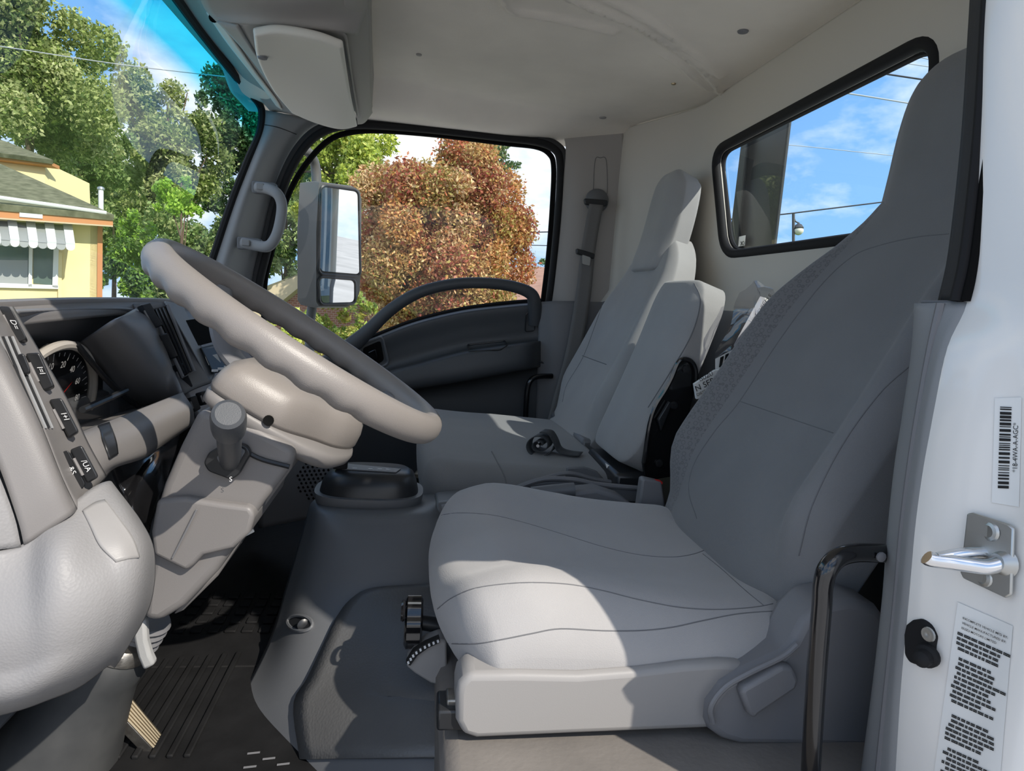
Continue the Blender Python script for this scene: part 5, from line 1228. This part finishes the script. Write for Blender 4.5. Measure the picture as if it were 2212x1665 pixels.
tube('vent_pipe', [XU(218, 460, 15.4), XU(218, 408, 15.4)], 0.055, 'white_trim', house, seg=10)
lathe('pipe_cap', XU(218, 410, 15.4), UP, [(0.08, 0), (0.08, 0.05), (0.03, 0.08)], 'zinc', house, seg=12)
win = thing('window_4', 'white framed double window of the yellow house under the striped awning', None, HP(60, 620)); tag(win, kind='structure')
for a, b_ in ((-120, 62), (72, 116)):
    prism('pane', [HP(a, 520, .02), HP(b_, 520 + 6, .02), HP(b_, 616, .02), HP(a, 612, .02)], back * .03, 'window_dark', win)
for q in ([(-130, 515), (128, 528), (128, 536), (-130, 523)], [(-130, 606), (126, 616), (126, 624), (-130, 618)], [(63, 520), (71, 521), (69, 620), (61, 619)], [(116, 525), (127, 526), (125, 622), (113, 620)]):
    prism('frame_bar', [HP(u, v, .07) for u, v in q], back * .06, 'white_trim', win)
prism('blind', [HP(-120, 560, .03), HP(60, 562, .03), HP(60, 614, .03), HP(-120, 612, .03)], back * .005, 'awning_grey', win)
aw = thing('striped_awning', 'white and grey striped metal awning above the house window', 'awning', HP(60, 530, .4))
for k in range(10):
    u0 = -40 + 20 * k; f0, f1 = (u0 + 40) / 200, (u0 + 60) / 200
    T0, T1 = HP(u0 - 4, 474 + 13 * f0, .08), HP(u0 + 16, 474 + 13 * f1, .08)
    B0, B1 = HP(u0 + 2, 515 + 14 * f0, .75), HP(u0 + 22, 515 + 14 * f1, .75)
    s_ = prism('awning_slat', [T0, T1, B1, B0], UP * (0.03 if k % 2 else 0.0) + back * -.01, 'awning_white' if k % 2 else 'awning_grey', aw)
    c = (B0 + B1) / 2; hw = (B1 - B0) / 2
    lob = [B0, B1] + [c + hw * cos(a) * .98 - UP * (0.05 + 0.07 * sin(a)) for a in np.linspace(0, pi, 7)]
    prism('scallop', lob, back * .02, 'awning_white' if k % 2 else 'awning_grey', s_)

# ---------------- brick building and far roof through the door glass
bh = thing('brick_building', 'low brick building with tan gable board behind the mirror', 'building', XU(700, 850, 15))
mk('brick_wall', [XU(575, 690, 15), XU(650, 612, 15), XU(800, 560, 15.5), XU(950, 640, 16), XU(950, 950, 16), XU(575, 950, 15)], [(0, 1, 2, 3, 4, 5)], 'brick', bh, smooth=False, solid=0.3)
prism('gable_board', [XU(535, 640, 14.6), XU(650, 592, 14.6), XU(800, 540, 15), XU(800, 570, 15), XU(650, 617, 14.6), XU(560, 690, 14.6), XU(535, 700, 14.6)], FWD * 0.5, 'tan_board', bh)
mk('roof', [XU(535, 638, 14.5), XU(800, 538, 15), XU(850, 545, 22), XU(600, 640, 22)], [(0, 1, 2, 3)], 'shingle', bh, smooth=False, solid=0.1)
fr_ = thing('brown_roof', 'reddish brown hipped roof of a low house past the maple', 'house', XU(1150, 820, 26))
mk('roof', [XU(1040, 655, 24), XU(1260, 660, 24), XU(1230, 585, 30), XU(1120, 578, 30)], [(0, 1, 2, 3)], 'roof_brown', fr_, smooth=False, solid=0.2)
mk('wall', [XU(1050, 650, 25), XU(1250, 655, 25), XU(1250, 900, 25), XU(1050, 900, 25)], [(0, 1, 2, 3)], 'brick', fr_, smooth=False, solid=0.2)

# ---------------- trees
NLEAF = [0]
def leaves(name, parent, blobs, size, pal, seed, D):
    rng = np.random.default_rng(seed); allp = []
    cols = []; pal = np.array(pal)
    for (c, r, n) in blobs:
        d = rng.normal(size=(n, 3)); d /= np.linalg.norm(d, axis=1)[:, None]
        rad = (0.35 + 0.65 * rng.random(n) ** 0.5) * (1 + 0.12 * rng.normal(size=n))
        allp.append(np.array(c) + d * rad[:, None] * np.array(r))
        main = rng.integers(0, len(pal)); ii = np.where(rng.random(n) < 0.55, main, rng.integers(0, len(pal), n)); jj = rng.integers(0, len(pal), n); kk = rng.random(n)[:, None] * .6 + .4
        cols.append(pal[ii] * kk + pal[jj] * (1 - kk))
    p = np.concatenate(allp); n = len(p); NLEAF[0] += n
    a = rng.normal(size=(n, 3)); a /= np.linalg.norm(a, axis=1)[:, None]
    b = rng.normal(size=(n, 3)); b -= (b * a).sum(1)[:, None] * a; b /= np.linalg.norm(b, axis=1)[:, None]
    s = size * (0.6 + 0.8 * rng.random(n))[:, None]
    q = np.stack([p - a * s, p + b * s * .5, p + a * s, p - b * s * .5], 1)
    Mx = np.array([RIGHT, FWD, UP]); org = np.array(ORG[parent])
    q = (q.reshape(-1, 3) @ Mx) + np.array(CP) - org
    me = bpy.data.meshes.new(name); me.vertices.add(4 * n); me.vertices.foreach_set('co', q.ravel())
    me.loops.add(4 * n); me.loops.foreach_set('vertex_index', np.arange(4 * n)); me.polygons.add(n)
    me.polygons.foreach_set('loop_start', np.arange(0, 4 * n, 4)); me.polygons.foreach_set('loop_total', np.full(n, 4))
    me.update(calc_edges=True); me.materials.append(MAT['leaf'])
    col = np.concatenate(cols) * (0.8 + 0.4 * rng.random(n))[:, None]
    at = me.color_attributes.new('Col', 'FLOAT_COLOR', 'CORNER')
    cc = np.ones((4 * n, 4), np.float32); cc[:, :3] = np.repeat(col, 4, 0); at.data.foreach_set('color', cc.ravel())
    o = bpy.data.objects.new(name, me); COL.objects.link(o); o.parent = parent; ORG[o] = ORG[parent]; o['kind'] = 'stuff'
    return o
def tree(name, label, u, v, rx, ry, D, pal, seed, lpx=5, nsub=26, dens=5.0, trunk=True, cat='tree', group=None, flat=1.0):
    rng = np.random.default_rng(seed); k = D / F
    c = np.array([(u - IW / 2) * k, D, -(v - IH / 2) * k]); Rm = np.array([rx * k, max(rx, 60) * k * .8, ry * k])
    t = thing(name, label, cat, X(c[0], D, GZ), group)
    blobs = []; size = lpx * k
    for i in range(nsub):
        d = rng.normal(size=3); d /= np.linalg.norm(d); d *= (0.10 + 0.82 * rng.random() ** 0.6)
        r = (0.11 + 0.20 * rng.random() ** 1.5)
        rr = np.array([Rm[0], Rm[0], Rm[0] * .75 * flat + Rm[2] * .25]) * r if flat == 1 else np.array([Rm[0] * r * 1.3, Rm[0] * r, Rm[2] * r * .7])
        area = (rr[0] / k) * (rr[2] / k) * pi
        blobs.append((c + d * Rm, rr, int(dens * area / (lpx * lpx * 1.0))))
    leaves('foliage', t, blobs, size, pal, seed, D)
    if trunk:
        b0 = Vector((c[0], D, GZ)); tp = Vector((c[0] + .1 * Rm[0], D, c[2] + Rm[2] * .5))
        rt = max(.06, rx * k * .07)
        tube('trunk', [X(*b0), X(*(b0.lerp(tp, .4) + Vector((.05, 0, 0)))), X(*tp)], [rt, rt * .75, rt * .3], 'bark', t, seg=8)
        for i in range(5):
            d = rng.normal(size=3) * Rm * .5; s0 = b0.lerp(tp, .55 + .08 * i)
            e = Vector((c[0] + d[0], c[1] + d[1], c[2] + abs(d[2]) * .6))
            tube('branch', [X(*s0), X(*(s0.lerp(e, .5) + Vector((0, 0, .15)))), X(*e)], [rt * .35, rt * .25, rt * .1], 'bark', t, seg=6)
    return t
G1 = [(.30, .38, .10), (.20, .28, .07), (.42, .48, .18), (.55, .58, .28), (.10, .16, .04)]
G2 = [(.22, .33, .10), (.32, .42, .15), (.42, .46, .20), (.10, .17, .05)]
GD = [(.07, .14, .05), (.12, .22, .08), (.22, .30, .11), (.05, .09, .04)]
GB = [(.34, .56, .06), (.44, .64, .10), (.20, .38, .05)]
GY = [(.60, .66, .12), (.70, .72, .20), (.40, .50, .10), (.20, .30, .07)]
RM = [(.55, .17, .09), (.66, .34, .12), (.74, .54, .24), (.38, .10, .08), (.46, .40, .11), (.80, .62, .36), (.30, .26, .08)]
GP = [(.09, .16, .07), (.16, .24, .10), (.24, .30, .13)]
grp = 'trees beyond the windscreen'
tree('oak_tree', 'tall pale green oak behind the yellow house at the upper left', 50, 160, 200, 280, 27, G1, 1, nsub=80, group=grp)
tree('oak_tree', 'mid green tree directly behind the yellow house roof', 170, 340, 130, 150, 34, G2, 2, nsub=50, group=grp)
tree('oak_tree', 'tall pale green tree with a brownish top in the windscreen centre', 350, 340, 130, 220, 38, G1, 3, nsub=70, group=grp)
tree('pine_tree', 'dark green tall tree next to the windscreen pillar', 515, 350, 105, 230, 45, GD, 4, nsub=60, group=grp)
tree('maple_sapling', 'bright green young tree right of the house chimney pipe', 385, 425, 65, 60, 19, GB, 5, lpx=5, nsub=26, group=grp)
tree('hedge_shrub', 'green shrub beside the orange corner board of the house', 285, 575, 75, 140, 20, GB[:1] + GB[2:] + GD[1:3], 6, lpx=5, nsub=40, trunk=False, cat='shrub')
tree('hedge_shrub', 'dark green shrub below the dark tall tree', 430, 570, 120, 160, 26, G2 + GD[:1], 7, nsub=50, trunk=False, cat='shrub')
tree('oak_tree', 'green tree glimpsed between the windscreen pillar and the mirror', 610, 500, 90, 210, 30, G2, 8, nsub=50)
tree('linden_tree', 'yellow green tree above the side mirror', 745, 380, 140, 170, 24, GY, 9, lpx=5, nsub=60)
tree('red_maple', 'red and gold autumn maple filling the passenger window', 955, 520, 195, 230, 13, RM, 10, lpx=4.2, nsub=150, dens=5)
tree('pine_tree', 'dark pine with a bare trunk above the red maple', 1040, 330, 105, 58, 34, GP, 11, lpx=5, nsub=24, flat=.5)
tree('hedge_shrub', 'olive green shrub below the red maple', 735, 700, 100, 80, 10.5, GY[2:] + RM[4:5], 12, lpx=6, nsub=26, trunk=False, cat='shrub')
tree('hedge_shrub', 'bright yellow green bush below the brick building', 605, 735, 62, 85, 8, GY[:3], 13, lpx=6, nsub=24, trunk=False, cat='shrub')
tree('tree_line', 'distant green trees above the brown roof', 1160, 585, 60, 22, 60, GP, 14, lpx=5, nsub=8, trunk=False, cat='tree')
tree('oak_tree', 'green background tree between oak and centre tree', 240, 480, 100, 150, 48, G2, 15, nsub=50, group=grp)

# ---------------- wires, lamp, truck body post, mirror
def wire(label, pts, D, r, mat='wire'):
    a = [XU(u, v, D) for u, v in pts]; o = tube('power_line', a, r, mat, None, seg=5, n=20); tag(o, label, 'cable', 'overhead power lines'); return o
wire('thin pale wire crossing the trees in the windscreen', [(-120, 85), (0, 100), (250, 138), (505, 168), (700, 190)], 15, 0.012, 'wire_pale')
wire('black wire at the right of the passenger window', [(1000, 507), (1100, 503), (1260, 499)], 24, 0.022)
wire('lower thin wire at the right of the passenger window', [(1040, 526), (1130, 529), (1260, 532)], 24, 0.016)
wire('topmost wire in the rear window corner', [(1850, 96), (1960, 118), (2060, 140)], 16, 0.012, 'wire_pale')
wire('second wire from the top in the rear window', [(1840, 120), (1950, 136), (2060, 152)], 16, 0.012, 'wire_pale')
wire('thick dark wire high in the rear window', [(1780, 140), (1880, 155), (1960, 167), (2060, 182)], 16, 0.022)
wire('pale double wire in the middle of the rear window', [(1660, 180), (1790, 196), (1920, 216), (2060, 240)], 16, 0.02, 'wire_pale')
wire('thin wire crossing the white cloud in the rear window', [(1500, 300), (1690, 312), (1880, 331), (2060, 350)], 16, 0.010, 'wire_pale')
wire('lowest dark wire above the street lamp', [(1480, 482), (1670, 465), (1780, 452), (2000, 425)], 20, 0.022)
lamp = thing('street_lamp', 'street lamp with pale globe seen low in the rear window', 'street lamp', XU(1713, 905, 25))
cyl('post', XU(1714, 910, 25), XU(1714, 462, 25), 0.055, 'pole_metal', lamp, seg=12)
tube('arm', [XU(1714, 468, 25), XU(1718, 478, 25), XU(1726, 482, 25)], 0.03, 'pole_metal', lamp, seg=8)
lathe('lamp_cap', XU(1725, 480, 25), -UP, [(0.03, 0), (0.05, 0.06), (0.12, 0.10), (0.19, 0.22), (0.17, 0.26)], 'pole_metal', lamp, seg=20)
lathe('globe', XU(1725, 494, 25), -UP, [(0.15, 0), (0.185, 0.06), (0.17, 0.15), (0.10, 0.22), (0.02, 0.25)], 'lamp_globe', lamp, seg=20)
post = thing('body_upright', 'black upright post of the truck body behind the rear window', 'truck body', P(1640, 560, x=1.05))
def B(u, v, o=0.0): return P(u, v, x=1.05 - o)
prism('post_panel', [B(1622, 150), B(1716, 150), B(1705, 245), B(1662, 600), B(1582, 600), B(1612, 268)], (0.012, 0, 0), 'body_black', post, bevel=0.004)
prism('post_flange', [B(1616, 240, .008), B(1627, 240, .008), B(1592, 600, .008), B(1572, 600, .008)], (-0.012, 0, 0), 'body_black', post, bevel=0.003)
stk = prism('sticker', [B(1589, 513, .014), B(1611, 508, .014), B(1609, 530, .014), B(1588, 534, .014)], (-0.001, 0, 0), 'label_white', post)
text('sticker_letters', 'OK', B(1608, 529, .016), B(1590, 532) - B(1608, 529), UP, 0.014, 'ink', stk, bold=True)

mir = thing('side_mirror', 'tall black passenger side mirror with lower wide angle glass', 'mirror', P(690, 760, y=2.3))
MN = Vector((0.62, -0.78, 0.0)).normalized()
m0 = P(730, 530, y=2.28)
def MP(u, v, o=0.0):
    d = ray(u, v); q = m0 + MN * o; k = (q - CP).dot(MN) / d.dot(MN); return CP + d * k
sho = [MP(u, v) for u, v in ((691, 394), (765, 404), (777, 412), (781, 430), (780, 560), (777, 630), (768, 655), (752, 662), (690, 662), (683, 652), (683, 500), (689, 396))]
cc = sum(sho, Vector()) / len(sho)
V, Fc = loft_geo([sho, [q - MN * .03 + (q - cc) * .03 for q in sho], [q - MN * .075 + Vector((-.035, 0, 0)) for q in sho], [cc.lerp(q, .8) - MN * .10 + Vector((-.04, 0, 0)) for q in sho]])
mk('mirror_housing', V, Fc, 'mirror_shell', mir, ang=50)
prism('main_glass', roundpoly([MP(u, v, .004) for u, v in ((695, 402), (772, 414), (776, 592), (691, 585))], 0.02), MN * .002, 'mirror', mir)
prism('wide_angle_glass', roundpoly([MP(u, v, .004) for u, v in ((690, 600), (764, 606), (764, 652), (694, 654))], 0.02), (MN + Vector((0.12, 0, -.18))) * .002, 'mirror', mir)
tube('glass_rim', roundpoly([MP(u, v, .004) for u, v in ((693, 400), (774, 412), (778, 598), (688, 592))], 0.025), 0.006, 'plastic_black', mir, seg=6, closed=True)
tube('glass_rim', roundpoly([MP(u, v, .004) for u, v in ((688, 597), (768, 603), (768, 656), (690, 658))], 0.025), 0.006, 'plastic_black', mir, seg=6, closed=True)
tube('upper_arm', PL([(640, 325, 2.2), (662, 326, 2.24), (675, 342, 2.28), (682, 365, 2.3), (684, 410, 2.3)]), 0.019, 'mirror_shell', mir, seg=10, n=30)
tube('lower_arm', PL([(676, 650, 2.3), (670, 700, 2.28), (668, 780, 2.2)]), 0.019, 'mirror_shell', mir, seg=10, n=16)
print('OBJECT COUNT', len(bpy.data.objects), 'leaves', NLEAF)
